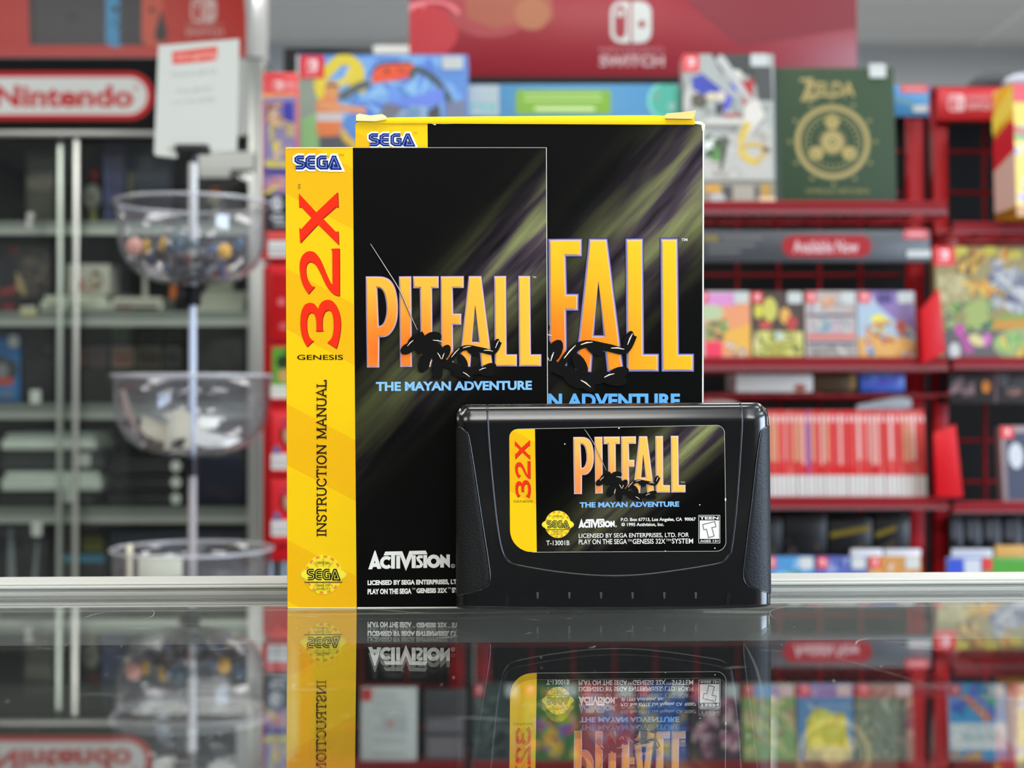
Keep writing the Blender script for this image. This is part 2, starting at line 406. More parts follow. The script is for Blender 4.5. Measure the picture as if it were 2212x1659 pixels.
# hair-line scratches and specks in the glass
rd = random.Random(5); b = B()
def scratch(p, q, bend, w, bright):
    p = Vector(p); q = Vector(q); d = q - p; nrm = Vector((-d.y, d.x)); L_ = []
    for k in range(9):
        t = k / 8; c = p + d * t + nrm * bend * math.sin(math.pi * t); ww = w * (0.3 + 0.7 * math.sin(math.pi * t)); n2 = nrm.normalized() * ww
        L_.append(((c.x - n2.x, c.y - n2.y + .2, 1.00006), (c.x + n2.x, c.y + n2.y + .2, 1.00006)))
    for k in range(8): b.face([L_[k][0], L_[k + 1][0], L_[k + 1][1], L_[k][1]][::-1], bright)
for k in range(60):
    x = rd.uniform(-.13, .17); y = rd.uniform(-.24, RY - .004); L0 = rd.choice([.003, .005, .008, .016]); a = rd.uniform(-.5, .5) + rd.choice([0, 0, 1.2])
    scratch((x, y), (x + L0 * math.cos(a), y + L0 * math.sin(a)), rd.uniform(-.2, .2), rd.uniform(.00005, .00011), '#c8c8c4')
for k in range(70):
    x = rd.uniform(-.13, .17); y = rd.uniform(-.24, RY - .003); r0 = rd.uniform(.00008, .00022)
    b.face([(x + r0 * math.cos(i * 1.0472), y + .2 + r0 * 1.6 * math.sin(i * 1.0472), 1.00007) for i in range(6)], '#d8d8d4')
for p0, p1, bend in (((1675, 1337), (1750, 1305), .18), ((1775, 1412), (2040, 1490), .01), ((1608, 1390), (1640, 1590), .02), ((330, 1318), (290, 1345), .1), ((345, 1345), (480, 1350), -.02)):
    a = fc.onz(p0[0], p0[1], 1.0); c = fc.onz(p1[0], p1[1], 1.0); scratch((a.x, a.y), (c.x, c.y), bend, .00006 if p0[1] > 1350 else .0001, '#8e8d86')
b.build('scratches', PAPER, top)['kind'] = 'stuff'

# ---------------------------------------------------------------- inks of the three printed things
def ink_yellow(name):
    m, nt, N, L, b = nodes_of(name); t = N.new('ShaderNodeTexCoord'); mp = N.new('ShaderNodeMapping'); mp.inputs['Rotation'].default_value = (0, R(-28), 0); mp.inputs['Scale'].default_value = (1, 1, 1)
    s = N.new('ShaderNodeSeparateXYZ'); L.new(t.outputs['Object'], mp.inputs['Vector']); L.new(mp.outputs['Vector'], s.inputs[0])
    f = N.new('ShaderNodeMath'); f.operation = 'MULTIPLY'; f.inputs[1].default_value = 21.0; L.new(s.outputs['Z'], f.inputs[0])
    g = N.new('ShaderNodeMath'); g.operation = 'FRACT'; L.new(f.outputs[0], g.inputs[0])
    h = N.new('ShaderNodeMath'); h.operation = 'GREATER_THAN'; h.inputs[1].default_value = 0.55; L.new(g.outputs[0], h.inputs[0])
    x = N.new('ShaderNodeMix'); x.data_type = 'RGBA'; x.inputs[6].default_value = rgb('#f8c800'); x.inputs[7].default_value = rgb('#f2b600'); L.new(h.outputs[0], x.inputs[0])
    L.new(x.outputs[2], b.inputs['Base Color']); b.inputs['Roughness'].default_value = 0.4; b.inputs['Specular IOR Level'].default_value = 0.3
    return m
def vec(N, L, op, a, b_):
    v = N.new('ShaderNodeVectorMath'); v.operation = op; L.new(a, v.inputs[0])
    if isinstance(b_, tuple): v.inputs[1].default_value = b_
    else: L.new(b_, v.inputs[1])
    return v.outputs['Value'] if op == 'DOT_PRODUCT' else v.outputs[0]
def mth(N, L, op, a, b_=0.0):
    v = N.new('ShaderNodeMath'); v.operation = op; L.new(a, v.inputs[0])
    if isinstance(b_, float): v.inputs[1].default_value = b_
    else: L.new(b_, v.inputs[1])
    return v.outputs[0]
def ink_beams(name, p0, p1, width, seed, base='#060605', f0=0.0, f1=0.9, gain=1.0, rough=0.42):
    """black stock printed with slanting olive and mauve light beams running from p0 (bright end) to p1"""
    m, nt, N, L, b = nodes_of(name); t = N.new('ShaderNodeTexCoord').outputs['Object']
    d = Vector((p1.x - p0.x, 0, p1.z - p0.z)); ln = d.length; d.normalize(); q = Vector((-d.z, 0, d.x))
    rel = vec(N, L, 'SUBTRACT', t, tuple(p0))
    a = vec(N, L, 'DOT_PRODUCT', rel, tuple(d)); p = vec(N, L, 'DOT_PRODUCT', rel, tuple(q))
    mk = mth(N, L, 'EXPONENT', mth(N, L, 'MULTIPLY', mth(N, L, 'POWER', mth(N, L, 'ABSOLUTE', mth(N, L, 'DIVIDE', p, width)), 2.0), -1.0))
    fd = N.new('ShaderNodeMapRange'); fd.interpolation_type = 'SMOOTHSTEP'; fd.inputs['From Min'].default_value = ln * f0 - 0.001; fd.inputs['From Max'].default_value = ln * f1; fd.inputs['To Min'].default_value = 1.0; fd.inputs['To Max'].default_value = 0.12
    L.new(a, fd.inputs['Value'])
    cx = N.new('ShaderNodeCombineXYZ'); L.new(mth(N, L, 'MULTIPLY', p, 1.15 / width), cx.inputs[0]); L.new(mth(N, L, 'MULTIPLY', a, 9.0), cx.inputs[1]); cx.inputs[2].default_value = seed
    n = N.new('ShaderNodeTexNoise'); n.inputs['Scale'].default_value = 1.6; n.inputs['Detail'].default_value = 3; L.new(cx.outputs[0], n.inputs['Vector'])
    cr = N.new('ShaderNodeValToRGB'); e = cr.color_ramp.elements; e[0].position = 0.30; e[0].color = rgb('#17151a'); e[1].position = 0.78; e[1].color = rgb('#a9b268')
    k = cr.color_ramp.elements.new(0.43); k.color = rgb('#4c4048'); k = cr.color_ramp.elements.new(0.55); k.color = rgb('#7d7c58')
    L.new(n.outputs['Fac'], cr.inputs[0])
    g = N.new('ShaderNodeTexNoise'); g.inputs['Scale'].default_value = 2600; L.new(t, g.inputs['Vector'])
    gr = N.new('ShaderNodeMapRange'); gr.inputs['To Min'].default_value = 0.7; gr.inputs['To Max'].default_value = 1.3; L.new(g.outputs['Fac'], gr.inputs['Value'])
    fac = mth(N, L, 'MULTIPLY', mth(N, L, 'MULTIPLY', mk, fd.outputs[0]), mth(N, L, 'MULTIPLY', gr.outputs[0], gain))
    x = N.new('ShaderNodeMix'); x.data_type = 'RGBA'; x.clamp_factor = True; x.inputs[6].default_value = rgb(base); L.new(cr.outputs[0], x.inputs[7]); L.new(fac, x.inputs[0])
    L.new(x.outputs[2], b.inputs['Base Color']); b.inputs['Roughness'].default_value = rough; b.inputs['Specular IOR Level'].default_value = 0.10
    return m
def ink_title(name, p0, size, c=('#ff6a1c', '#ff8c28', '#fcb63a', '#fdc93c'), pos=(0.0, .22, .5, 1.0)):
    m, nt, N, L, b = nodes_of(name); t = N.new('ShaderNodeTexCoord').outputs['Object']
    rel = vec(N, L, 'SUBTRACT', t, tuple(p0)); rel = vec(N, L, 'MULTIPLY', rel, (0.62 / size, 0, 1.0 / size))
    ln = N.new('ShaderNodeVectorMath'); ln.operation = 'LENGTH'; L.new(rel, ln.inputs[0])
    cr = N.new('ShaderNodeValToRGB'); e = cr.color_ramp.elements; e[0].position = pos[0]; e[0].color = rgb(c[0]); e[1].position = pos[3]; e[1].color = rgb(c[3])
    for i in (1, 2): k = cr.color_ramp.elements.new(pos[i]); k.color = rgb(c[i])
    L.new(ln.outputs['Value'], cr.inputs[0]); L.new(cr.outputs[0], b.inputs['Base Color']); b.inputs['Roughness'].default_value = 0.4; b.inputs['Specular IOR Level'].default_value = 0.3
    return m
YEL = ink_yellow('yellow_striped_ink')

# ---------------------------------------------------------------- shared letter outlines, in photograph pixels of the manual
def zz(pts, ox, oy, k): return [(ox + x / k, oy + y / k) for x, y in pts]
Z1 = (760, 500, 4.484)
TITLE = [([(135,436),(265,436),(320,444),(368,468),(408,520),(432,590),(445,680),(447,770),(440,850),(415,930),(370,995),(320,1022),(268,1024),(266,1318),(147,1318),(138,760)], [[(247,546),(280,556),(312,600),(332,690),(335,780),(322,850),(296,900),(262,916)]]),
 ([(457,436),(577,434),(583,1312),(468,1314)], []), ([(592,434),(842,434),(842,550),(778,550),(782,1312),(672,1312),(658,550),(596,550)], []),
 ([(860,434),(1085,432),(1085,548),(978,548),(984,795),(1062,795),(1060,905),(980,905),(985,1310),(865,1310)], []),
 ([(1132,432),(1255,432),(1365,1308),(1255,1308),(1240,1175),(1158,1175),(1148,1310),(1038,1310)], [[(1195,716),(1165,1068),(1230,1068)]]),
 ([(1378,432),(1495,430),(1500,1190),(1600,1190),(1600,1306),(1385,1306)], []), ([(1612,430),(1728,430),(1735,1190),(1835,1190),(1835,1306),(1620,1306)], [])]
TITLE = [(zz(o, *Z1), [zz(h, *Z1) for h in hs]) for o, hs in TITLE]
Z2 = (600, 380, 3.95)
G32X = [zz(q, *Z2) for q in (
 [(180,150),(330,310),(512,138),(517,268),(498,262),(385,362),(497,478),(517,470),(520,588),(342,412),(192,572),(184,440),(200,455),(288,358),(198,262),(184,272)],
 [(455,622),(527,618),(528,1022),(490,1015),(450,985),(415,935),(380,860),(350,800),(320,755),(285,732),(260,738),(245,762),(240,800),(245,850),(258,890),(280,925),(300,945),(318,942),(262,1008),(225,950),(200,880),(188,800),(190,740),(205,690),(235,655),(270,642),(310,650),(345,685),(375,740),(400,800),(425,860),(450,910),(468,925),(466,640)],
 [(310,1402),(250,1458),(215,1390),(196,1300),(195,1220),(205,1150),(230,1100),(270,1082),(310,1090),(345,1135),(365,1090),(400,1062),(440,1058),(480,1080),(515,1140),(535,1220),(535,1310),(520,1400),(500,1472),(422,1422),(440,1408),(462,1380),(473,1340),(478,1290),(475,1220),(462,1165),(435,1143),(405,1155),(385,1200),(380,1260),(382,1312),(392,1322),(325,1325),(330,1310),(330,1250),(322,1200),(305,1170),(280,1165),(258,1190),(247,1240),(250,1310),(262,1360),(280,1385),(295,1405)])]
def smooth(poly, lim=38):
    n = len(poly); cor = []
    for i in range(n):
        a = Vector(poly[i]) - Vector(poly[i - 1]); c = Vector(poly[(i + 1) % n]) - Vector(poly[i]); cor.append(math.degrees(a.angle(c, 0)) > lim or max(a.length, c.length) > 4.5 * min(a.length, c.length) and math.degrees(a.angle(c, 0)) > 22)
    o = []
    for i in range(n):
        p1, p2 = poly[i], poly[(i + 1) % n]; p0 = p1 if cor[i] else poly[i - 1]; p3 = p2 if cor[(i + 1) % n] else poly[(i + 2) % n]; o.append(p1)
        if cor[i] and cor[(i + 1) % n]: continue
        for k in (1, 2, 3):
            t = k / 4; o.append(tuple(.5 * (2 * p1[d] + (p2[d] - p0[d]) * t + (2 * p0[d] - 5 * p1[d] + 4 * p2[d] - p3[d]) * t * t + (3 * p1[d] - p0[d] - 3 * p2[d] + p3[d]) * t ** 3) for d in (0, 1)))
    return o
G32X = [G32X[0]] + [smooth(q) for q in G32X[1:]]
TITLE[0] = (smooth(TITLE[0][0]), [smooth(TITLE[0][1][0])])
def title_flat(remap=None, w=3.0, rim='#c3a3bd', edge='#3a2f55'):
    f = Flat(); g = Flat()
    for o, hs in TITLE:
        f.P(inset(o, -0.9), edge, [inset(h, 0.9) for h in hs], step=0.3)
        f.P(o, rim, hs, step=0.3); g.P(inset(o, w), '#ffffff', [inset(h, -w * .9) for h in hs], step=0.3)
        f.P(inset(o, w * .62), '#f7d3b4', [inset(h, -w * .6) for h in hs], step=0.3)
    if remap: f.remap(*remap); g.remap(*remap)
    return f, g
def sega(f, x0, y0, x1, y1, cols, ws, slope=0.0):
    """four block letters drawn with stacked strokes"""
    def U(pts): return [(x0 + (x1 - x0) * a, y0 + (y1 - y0) * c - slope * (x1 - x0) * a) for a, c in pts]
    r = [U([(.205, .11), (.075, .11), (.035, .2), (.035, .36), (.075, .46), (.16, .52), (.2, .6), (.2, .78), (.16, .89), (.02, .89)]),
         U([(.45, .11), (.33, .11), (.275, .25), (.275, .75), (.33, .89), (.45, .89)]), U([(.285, .5), (.445, .5)]),
         U([(.7, .11), (.575, .11), (.52, .25), (.52, .75), (.575, .89), (.69, .89), (.69, .5), (.61, .5)]),
         U([(.755, .95), (.85, .12), (.875, .12), (.975, .92), (.84, .92), (.865, .62)])]
    h = y1 - y0
    for wd, c in zip(ws, cols):
        for p in r: f.S(p, wd * h, c); f.layer -= 0.8
        f.layer += 1.2
    return f
def seal(f, cx, cy, rx, ry, oval='#f3df2c', small=True):
    f.P(ell(cx, cy + ry * .02, rx, ry * .44, 0, 30), '#f0cf3a'); f.P(ell(cx, cy, rx * .8, ry, 0, 36), oval)
    for k in range(28):
        if k % 2 == 0 and not (k in (0, 14)): f.S(ell(cx, cy, rx * .72, ry * .91, 0, 2, 360 / 28 * k, 360 / 28 * (k + 1)), ry * .12, '#ef8a3c'); f.layer -= .95
    f.layer += 1
    for a in (50, 90, 130, 230, 270, 310): f.S([(cx + rx * .3 * math.cos(R(a)), cy - ry * .4 * math.sin(R(a))), (cx + rx * .62 * math.cos(R(a)), cy - ry * .8 * math.sin(R(a)))], ry * .07, '#f0a24a'); f.layer -= .95
    f.layer += 1
    f.P(ell(cx, cy, rx * .95, ry * .36, 0, 30), '#f5e63e'); f.R(cx - rx * .8, cy + ry * .36, cx + rx * .8, cy + ry * .41, '#5d3a1a')
    sega(f, cx - rx * .68, cy - ry * .27, cx + rx * .68, cy + ry * .26, ['#1c1410', '#e9d84a'], [.3, .07])
    f.T('OFFICIAL', cx - rx * .3, cy - ry * .66, cx + rx * .3, cy - ry * .52, '#3a2a14'); f.T('SEAL OF', cx - rx * .28, cy + ry * .48, cx + rx * .28, cy + ry * .6, '#3a2a14'); f.T('QUALITY', cx - rx * .3, cy + ry * .66, cx + rx * .3, cy + ry * .78, '#3a2a14')
    return f
def publisher(f, col='#f3f3ea'):
    Z = (770, 1150, 9.217); z = lambda p: zz(p, *Z)
    f.P(z([(362,360),(378,362),(497,722),(420,730),(400,685),(330,690),(312,735),(235,735)]), col, [z([(365,560),(350,612),(380,610)])], step=.2)
    f.S(z(ell(600, 598, 95, 95, 0, 20, 42, 318)), 70 / 9.217, col)
    f.P(z([(575,382),(912,375),(985,560),(1055,370),(1380,362),(1415,435),(1120,445),(985,768),(865,455),(768,455),(765,722),(690,722),(690,455),(540,458)]), col, step=.2)
    for x0, y0, x1, y1 in ((793, 462, 870, 720), (1100, 455, 1180, 712), (1332, 450, 1408, 708)): f.P(z(rrect(x0, y0, x1, y1, 8)), col, step=.2)
    f.S(z([(1320, 485), (1250, 485), (1222, 510), (1232, 545), (1285, 605), (1298, 640), (1280, 672), (1245, 682), (1188, 682)]), 58 / 9.217, col)
    f.S(z(ell(1538, 575, 95, 95, 0, 28)), 78 / 9.217, col, closed=True)
    f.P(z([(1668,440),(1690,440),(1790,535),(1790,440),(1860,440),(1860,700),(1845,700),(1742,600),(1742,700),(1668,700)]), col, step=.2)
    f.S(z(ell(1922, 668, 36, 36, 0, 16)), 1.0, col, closed=True); f.T('R', *z([(1908, 648)])[0], *z([(1938, 690)])[0], col)
    return f
def vine(fr, mf, root, remap=None):
    """a plain dark hanging creeper: pale stalk curving down to a knot of leaves and a reaching twig"""
    f = Flat(); st = spline([(800, 527), (832, 577), (862, 625), (880, 665), (895, 700), (906, 722)])
    f.S(st, 3.0, '#120f0d', taper=True); f.S([(x + .4, y - .3) for x, y in st[:28]], 1.5, '#d9d2c4', taper=True)
    K = '#0a0908'; C = '#f1e6cf'
    lv = lambda x, y, l, w_, a: ell(x + l / 2 * math.cos(R(a)), y - l / 2 * math.sin(R(a)), l / 2, w_ / 2, -a, 14)
    br = spline([(905, 720), (925, 752), (950, 778), (985, 795), (1012, 803), (1040, 798)]); f.S(br, 17, K)
    tw = spline([(968, 785), (985, 762), (1008, 751), (1040, 756), (1066, 760), (1079, 738)]); f.S(tw, 11, K)
    for x, y, l, w_, a in ((906, 722, 38, 20, 230), (908, 724, 36, 18, 275), (915, 735, 40, 26, 15), (918, 740, 42, 24, 335), (925, 760, 48, 26, 250), (940, 775, 46, 24, 280), (950, 780, 40, 22, 60), (975, 792, 38, 22, 325), (1000, 798, 30, 18, 310), (1040, 800, 34, 18, 20), (1030, 800, 40, 18, 350), (1008, 752, 30, 14, 330), (1066, 760, 30, 14, 70), (990, 765, 36, 18, 300), (930, 745, 36, 26, 200), (895, 745, 34, 22, 210)):
        f.P(lv(x, y, l, w_, a), K, step=.2)
    for x, y, l, a in ((893, 735, 18, 225), (935, 735, 22, 350), (945, 762, 16, 300), (975, 772, 26, 48), (1000, 752, 18, 12), (1045, 757, 20, 355), (1070, 752, 18, 66), (1000, 804, 18, 325), (1035, 800, 16, 20), (932, 778, 16, 255), (955, 776, 14, 70)):
        f.S([(x, y), (x + l * .5 * math.cos(R(a)), y - l * .5 * math.sin(R(a)) - 1.2), (x + l * math.cos(R(a)), y - l * math.sin(R(a)))], 2.0, C, taper=True); f.layer -= .8
    if remap: f.remap(*remap)
    return f

# ---------------------------------------------------------------- instruction manual
fm = Fr(0, 0, 0)
man = thing('instruction_manual', 'thin yellow-and-black instruction manual standing upright in front of the taller game box', 'manual', fm.loc, YAW)
P = fm.pl
BL, BR, TL, TR = P(621, 1314), P(1185, 1312), P(616.5, 318.5), P(1180.5, 318.5)
BL.z = BR.z = 0.0002
YB_, YT_ = P(770.5, 1313), P(762, 318.5); YB_.z = 0.0002
def quad(b, a, c, d, e, y, col, mi=0): b.face([(a.x, y, a.z), (c.x, y, c.z), (d.x, y, d.z), (e.x, y, e.z)], col, mi)
b = B(); q = [BL, BR, TR, TL]
b.hexa([(p.x, y, p.z) for y in (0.0003,) for p in (BL, BR)] + [(BR.x, .0022, BR.z), (BL.x, .0022, BL.z)] + [(TL.x, .0003, TL.z), (TR.x, .0003, TR.z), (TR.x, .0022, TR.z), (TL.x, .0022, TL.z)], '#e9e4d4')
b.build('pages', PAPER, man)
b = B(); b.hexa([(BL.x - .0003, .0023, BL.z), (BR.x + .0003, .0023, BR.z), (BR.x + .0003, .0026, BR.z), (BL.x - .0003, .0026, BL.z), (TL.x - .0003, .0023, TL.z + .0003), (TR.x + .0003, .0023, TR.z + .0003), (TR.x + .0003, .0026, TR.z + .0003), (TL.x - .0003, .0026, TL.z + .0003)], '#14140f')
b.build('back_cover', PAPER, man)
MB = ink_beams('manual_beam_ink', P(1215, 462), P(800, 905), 0.0125, 3.1, f1=1.1, gain=1.1)
b = B(); quad(b, BL, YB_, YT_, TL, 0, '#ffd400', 0); quad(b, YB_, BR, TR, YT_, 0, '#101010', 1)
b.face([(BL.x, 0, BL.z), (TL.x, 0, TL.z), (TL.x, .0025, TL.z), (BL.x, .0025, BL.z)], '#e0b800', 0)
b.build('front_cover', [YEL, MB], man)
mf = fm.mapf(0.0)
def E_(f, name, mat=PAPER, par=None, mp=None, base=.00005, eps=.00002): return f.build(name, mat, mp or mf, par or man, eps=eps, base=base)
f = Flat(); f.S([(1180.2, 319), (1184.8, 1312)], 1.3, '#f0ece0'); f.S([(772, 1312.6), (1184, 1311)], 2.2, '#efeadb'); f.S([(764, 319), (1180, 319)], 1.2, '#b9b6aa'); f.S([(618, 319.5), (763, 318.8)], 2.0, '#fff2b0'); f.S([(622, 1313), (770, 1312.6)], 2.0, '#ffeaa0')
E_(f, 'worn_edge')
fo, fi = title_flat(); tl = E_(fo, 'title_lettering'); tl['label'] = 'orange and yellow title lettering'
E_(fi, 'letter_fill', ink_title('manual_title_ink', P(838, 760), .050), tl, base=.0004)
f = Flat(); f.T('THE MAYAN ADVENTURE', 812, 825, 1149, 845, '#8ac4f4', 0.04, slope=.008); E_(f, 'subtitle_lettering')
f = Flat(); f.T('TM', 1150, 597, 1158, 601, '#e8e8e8'); E_(f, 'trademark', base=.0001)
vn = vine(fm, mf, man); E_(vn, 'creeper_picture', base=.0006)
f = Flat()
for q in G32X: f.P([(x + 1.4, y + 1.6) for x, y in q], '#8f1a08', step=.4)
for q in G32X: f.P(q, '#f52e10', step=.4)
E_(f, 'console_numeral')['label'] = 'large red console numeral printed sideways'
def brand(f, x0, y0, x1, y1): return sega(f, x0, y0, x1, y1, ['#fdfdf2', '#fdfdf2', '#0c1650', '#14307e', '#7d93dc'], [.60, .58, .30, .20, .05])
f = Flat(); brand(f, 637, 337, 735, 365); f.T('TM', 733, 333, 743, 338, '#9a7a10'); E_(f, 'brand_logo')
f = Flat(); f.T('GENESIS', 642, 766.5, 741, 777.5, '#1c1408', .01); E_(f, 'console_lettering'); f = Flat(); f.T('TM', 644, 398, 650, 409, '#6a4d08', rot=90); E_(f, 'trademark')
# slab-serif letters reading upward
SL = {'I': (.42, [[(.21, 0), (.21, 1)]]), 'N': (.95, [[(.15, 0), (.15, 1)], [(.15, 1), (.8, 0)], [(.8, 0), (.8, 1)]]), 'S': (.72, [[(.62, .72), (.6, .86), (.46, .98), (.28, .98), (.14, .88), (.12, .7), (.22, .58), (.5, .46), (.62, .34), (.62, .16), (.48, .02), (.28, .02), (.14, .14), (.1, .3)]]),
      'T': (.8, [[(.4, 0), (.4, 1)], [(.06, .97), (.74, .97)], [(.07, 1), (.07, .78)], [(.73, 1), (.73, .78)]]), 'R': (.88, [[(.17, 0), (.17, 1)], [(.05, .97), (.5, .97), (.66, .88), (.7, .74), (.66, .6), (.5, .5), (.17, .5)], [(.45, .5), (.62, .3), (.72, .05), (.85, .03)]]),
      'U': (.9, [[(.15, 1), (.15, .3), (.25, .08), (.45, .02), (.65, .08), (.75, .3), (.75, 1)]]), 'C': (.85, [[(.74, .7), (.66, .88), (.46, .98), (.26, .9), (.12, .7), (.1, .5), (.12, .3), (.26, .1), (.46, .02), (.66, .1), (.76, .28)]]),
      'O': (.95, [[(.46 + .36 * math.cos(i * .3927), .5 + .48 * math.sin(i * .3927)) for i in range(17)]]), 'M': (1.1, [[(.15, 0), (.15, 1)], [(.15, 1), (.53, .12), (.92, 1)], [(.92, 0), (.92, 1)]]), 'A': (.92, [[(.1, 0), (.45, 1), (.8, 0)], [(.24, .34), (.66, .34)]]), 'L': (.75, [[(.17, 0), (.17, 1)], [(.05, .03), (.66, .03), (.66, .26)]]), ' ': (.5, [])}
SERIF = {'I': [(.21, 0), (.21, 1)], 'N': [(.15, 0), (.15, 1), (.8, 1)], 'T': [(.4, 0)], 'R': [(.17, 0)], 'U': [(.15, 1), (.75, 1)], 'M': [(.15, 0), (.15, 1), (.92, 0), (.92, 1)], 'A': [(.1, 0), (.8, 0)], 'L': [(.17, 1)]}
def slabtext(f, s, x0, y1, H, total, col, wt=.11):
    tw = sum(SL[c][0] for c in s); k = total / tw; u = 0
    for c in s:
        w0, st = SL[c]
        for p in st: f.S([(x0 + H * (1 - v), y1 - (u + a) * k) for a, v in p], wt * H * 1.35, col); f.layer -= .9
        for a, v in SERIF.get(c, []): f.S([(x0 + H * (1 - v) + (.6 if v else -.6) * 1.2, y1 - (u + a - .17) * k), (x0 + H * (1 - v) + (.6 if v else -.6) * 1.2, y1 - (u + a + .17) * k)], 2.0, col); f.layer -= .9
        u += w0
    return f
f = Flat(); slabtext(f, 'INSTRUCTION MANUAL', 684.5, 1160, 20.5, 340, '#20130c'); E_(f, 'manual_lettering')
f = Flat(); seal(f, 698.5, 1241, 51, 43); E_(f, 'quality_seal')['label'] = 'yellow oval quality seal'
f = Flat(); publisher(f); E_(f, 'publisher_logo')
f = Flat(); f.T('LICENSED BY SEGA ENTERPRISES, LTD. FOR', 794, 1253.5, 1025, 1266, '#f3f3ea', .05, slope=.012); f.T('PLAY ON THE SEGA', 794, 1272, 889, 1284, '#f3f3ea', .05, slope=.012); f.T('TM', 890, 1270, 897, 1274, '#f3f3ea'); f.T('GENESIS 32X', 899.5, 1270.5, 966, 1281.5, '#f3f3ea', .05, slope=.012); f.T('TM', 967, 1268.5, 974, 1272.5, '#f3f3ea'); f.T('SYSTEM.', 976, 1269, 1022, 1280.5, '#f3f3ea', .05); E_(f, 'licence_lettering')

# ---------------------------------------------------------------- game box
BY, BD = 0.0042, 0.0285
fb = Fr(.03, BY, 0)
gb = thing('game_box', 'tall black cardboard game box with a yellow corner and worn opened top, behind the manual', 'game box', fb.loc, YAW)
P = fb.pl
a0, a1, a2, a3 = P(768, 1305), P(1519.5, 1300), P(1521.5, 268), P(768, 266)
a0.z = a1.z = .0002; yb, yt = P(931, 1300), P(923.5, 267); yb.z = .0002
BX = ink_beams('box_beam_ink', P(1540, 345), P(1150, 790), 0.0165, 7.7, f1=1.0, gain=1.15)
def yq(p, y): return (p.x, y, p.z)
b = B(); quad(b, a0, yb, yt, a3, 0, '#ffd400', 0); quad(b, yb, a1, a2, yt, 0, '#101010', 1); b.build('front_panel', [YEL, BX], gb)
b = B(); 
for p, q in ((a0, a3), (a1, a2)): b.face([yq(p, .0), yq(q, .0), yq(q, BD), yq(p, BD)], '#f2c400' if p is a0 else '#151515')
b.build('side_panel', PAPER, gb)
b = B(); b.face([yq(a0, BD), yq(a1, BD), yq(a2, BD), yq(a3, BD)], '#151515'); b.face([yq(a0, 0), yq(a1, 0), yq(a1, BD), yq(a0, BD)], '#151515'); b.build('back_panel', PAPER, gb)
# lid: hinged at the back, bowed up a little at the front, with torn ears
fl = [P(x, y) for x, y in ((772, 258), (835, 257.5), (930, 256), (1100, 254.5), (1250, 253.5), (1400, 252.5), (1500, 256))]
b = B(); rows = [[(p.x, -.0003, a3.z - .0002 + .0001 * i) for i, p in enumerate(fl)], [(p.x, -.0006, p.z) for p in fl], [(p.x, .0008, p.z + .0008) for p in fl], [(p.x, .012, p.z + .0004) for p in fl], [(p.x, BD, a3.z) for p in fl]]
b.grid(rows, '#f4c812'); b.build('lid', PAPER, gb)
def ear(pts, col, y0, y1):
    b = B(); n = len(pts); F_ = [P(x, y) for x, y in pts]
    b.face([(p.x, y0, p.z) for p in F_], col); b.face([(p.x, y1, p.z + .0004) for p in F_][::-1], col)
    for i in range(n): p, q = F_[i], F_[(i + 1) % n]; b.face([(p.x, y0, p.z), (q.x, y0, q.z), (q.x, y1, q.z + .0004), (p.x, y1, p.z + .0004)][::-1], col)
    return b.build('torn_flap', paint('raw_card', .8, .1), gb)
ear([(769.5, 262), (769.5, 250), (776, 246.5), (800, 250.5), (826, 247.5), (834, 252), (835, 259), (810, 263)], '#ffe9b0', -.0012, .004)
ear([(1436, 257), (1440, 246), (1470, 243.5), (1502, 239.5), (1499, 252), (1494, 258)], '#ffd98c', -.0012, .006)
f = Flat(); f.S([(1519.6, 268), (1519.0, 480), (1518.2, 868), (1518, 1298)], 3.2, '#f4f2ea'); f.S([(930, 266.5), (960, 267.5), (1000, 266), (1100, 267), (1250, 265.5), (1330, 266.5), (1420, 266), (1505, 267)], 1.4, '#efe6c0')
f.P([(1500, 262), (1514, 262), (1523, 268), (1522, 282), (1517, 283), (1515, 270), (1500, 267)], '#f6f0d8'); f.P([(1326, 264), (1346, 264), (1344, 269), (1330, 268)], '#f6f0d8'); f.P([(932, 267), (945, 266), (940, 271)], '#f6f0d8'); f.S([(770, 267), (922, 266.5)], 2.0, '#fff0a8')
mb = fb.mapf(0.0)
E_(f, 'worn_edge', par=gb, mp=mb)
RM = (1067.3, 596.3, 1169.2, 791.3, 1351.4, 515.8, 1498.5, 802.5)
fo, fi = title_flat(RM, 3.2, '#8f86c4', '#22204a'); tl = E_(fo, 'title_lettering', par=gb, mp=mb); tl['label'] = 'golden title lettering'
E_(fi, 'letter_fill', ink_title('box_title_ink', P(1150, 770), .078, ('#fb6a10', '#fb8616', '#fdb51c', '#fecf22'), (0, .2, .42, .75)), tl, mb, base=.0004)
f = Flat(); f.T('THE MAYAN ADVENTURE', 978, 850, 1469, 881, '#6bb8f5', 0.04); E_(f, 'subtitle_lettering', par=gb, mp=mb)
f = Flat(); f.T('TM', 1472, 515, 1485, 521, '#e8e8e8', .02); E_(f, 'trademark', par=gb, mp=mb, base=.0001)
E_(vine(fb, mb, gb, RM), 'creeper_picture', par=gb, mp=mb, base=.0006)
f = Flat(); brand(f, 797, 289, 894, 315); f.T('TM', 893, 286, 901, 290, '#9a7a10'); E_(f, 'brand_logo', par=gb, mp=mb)
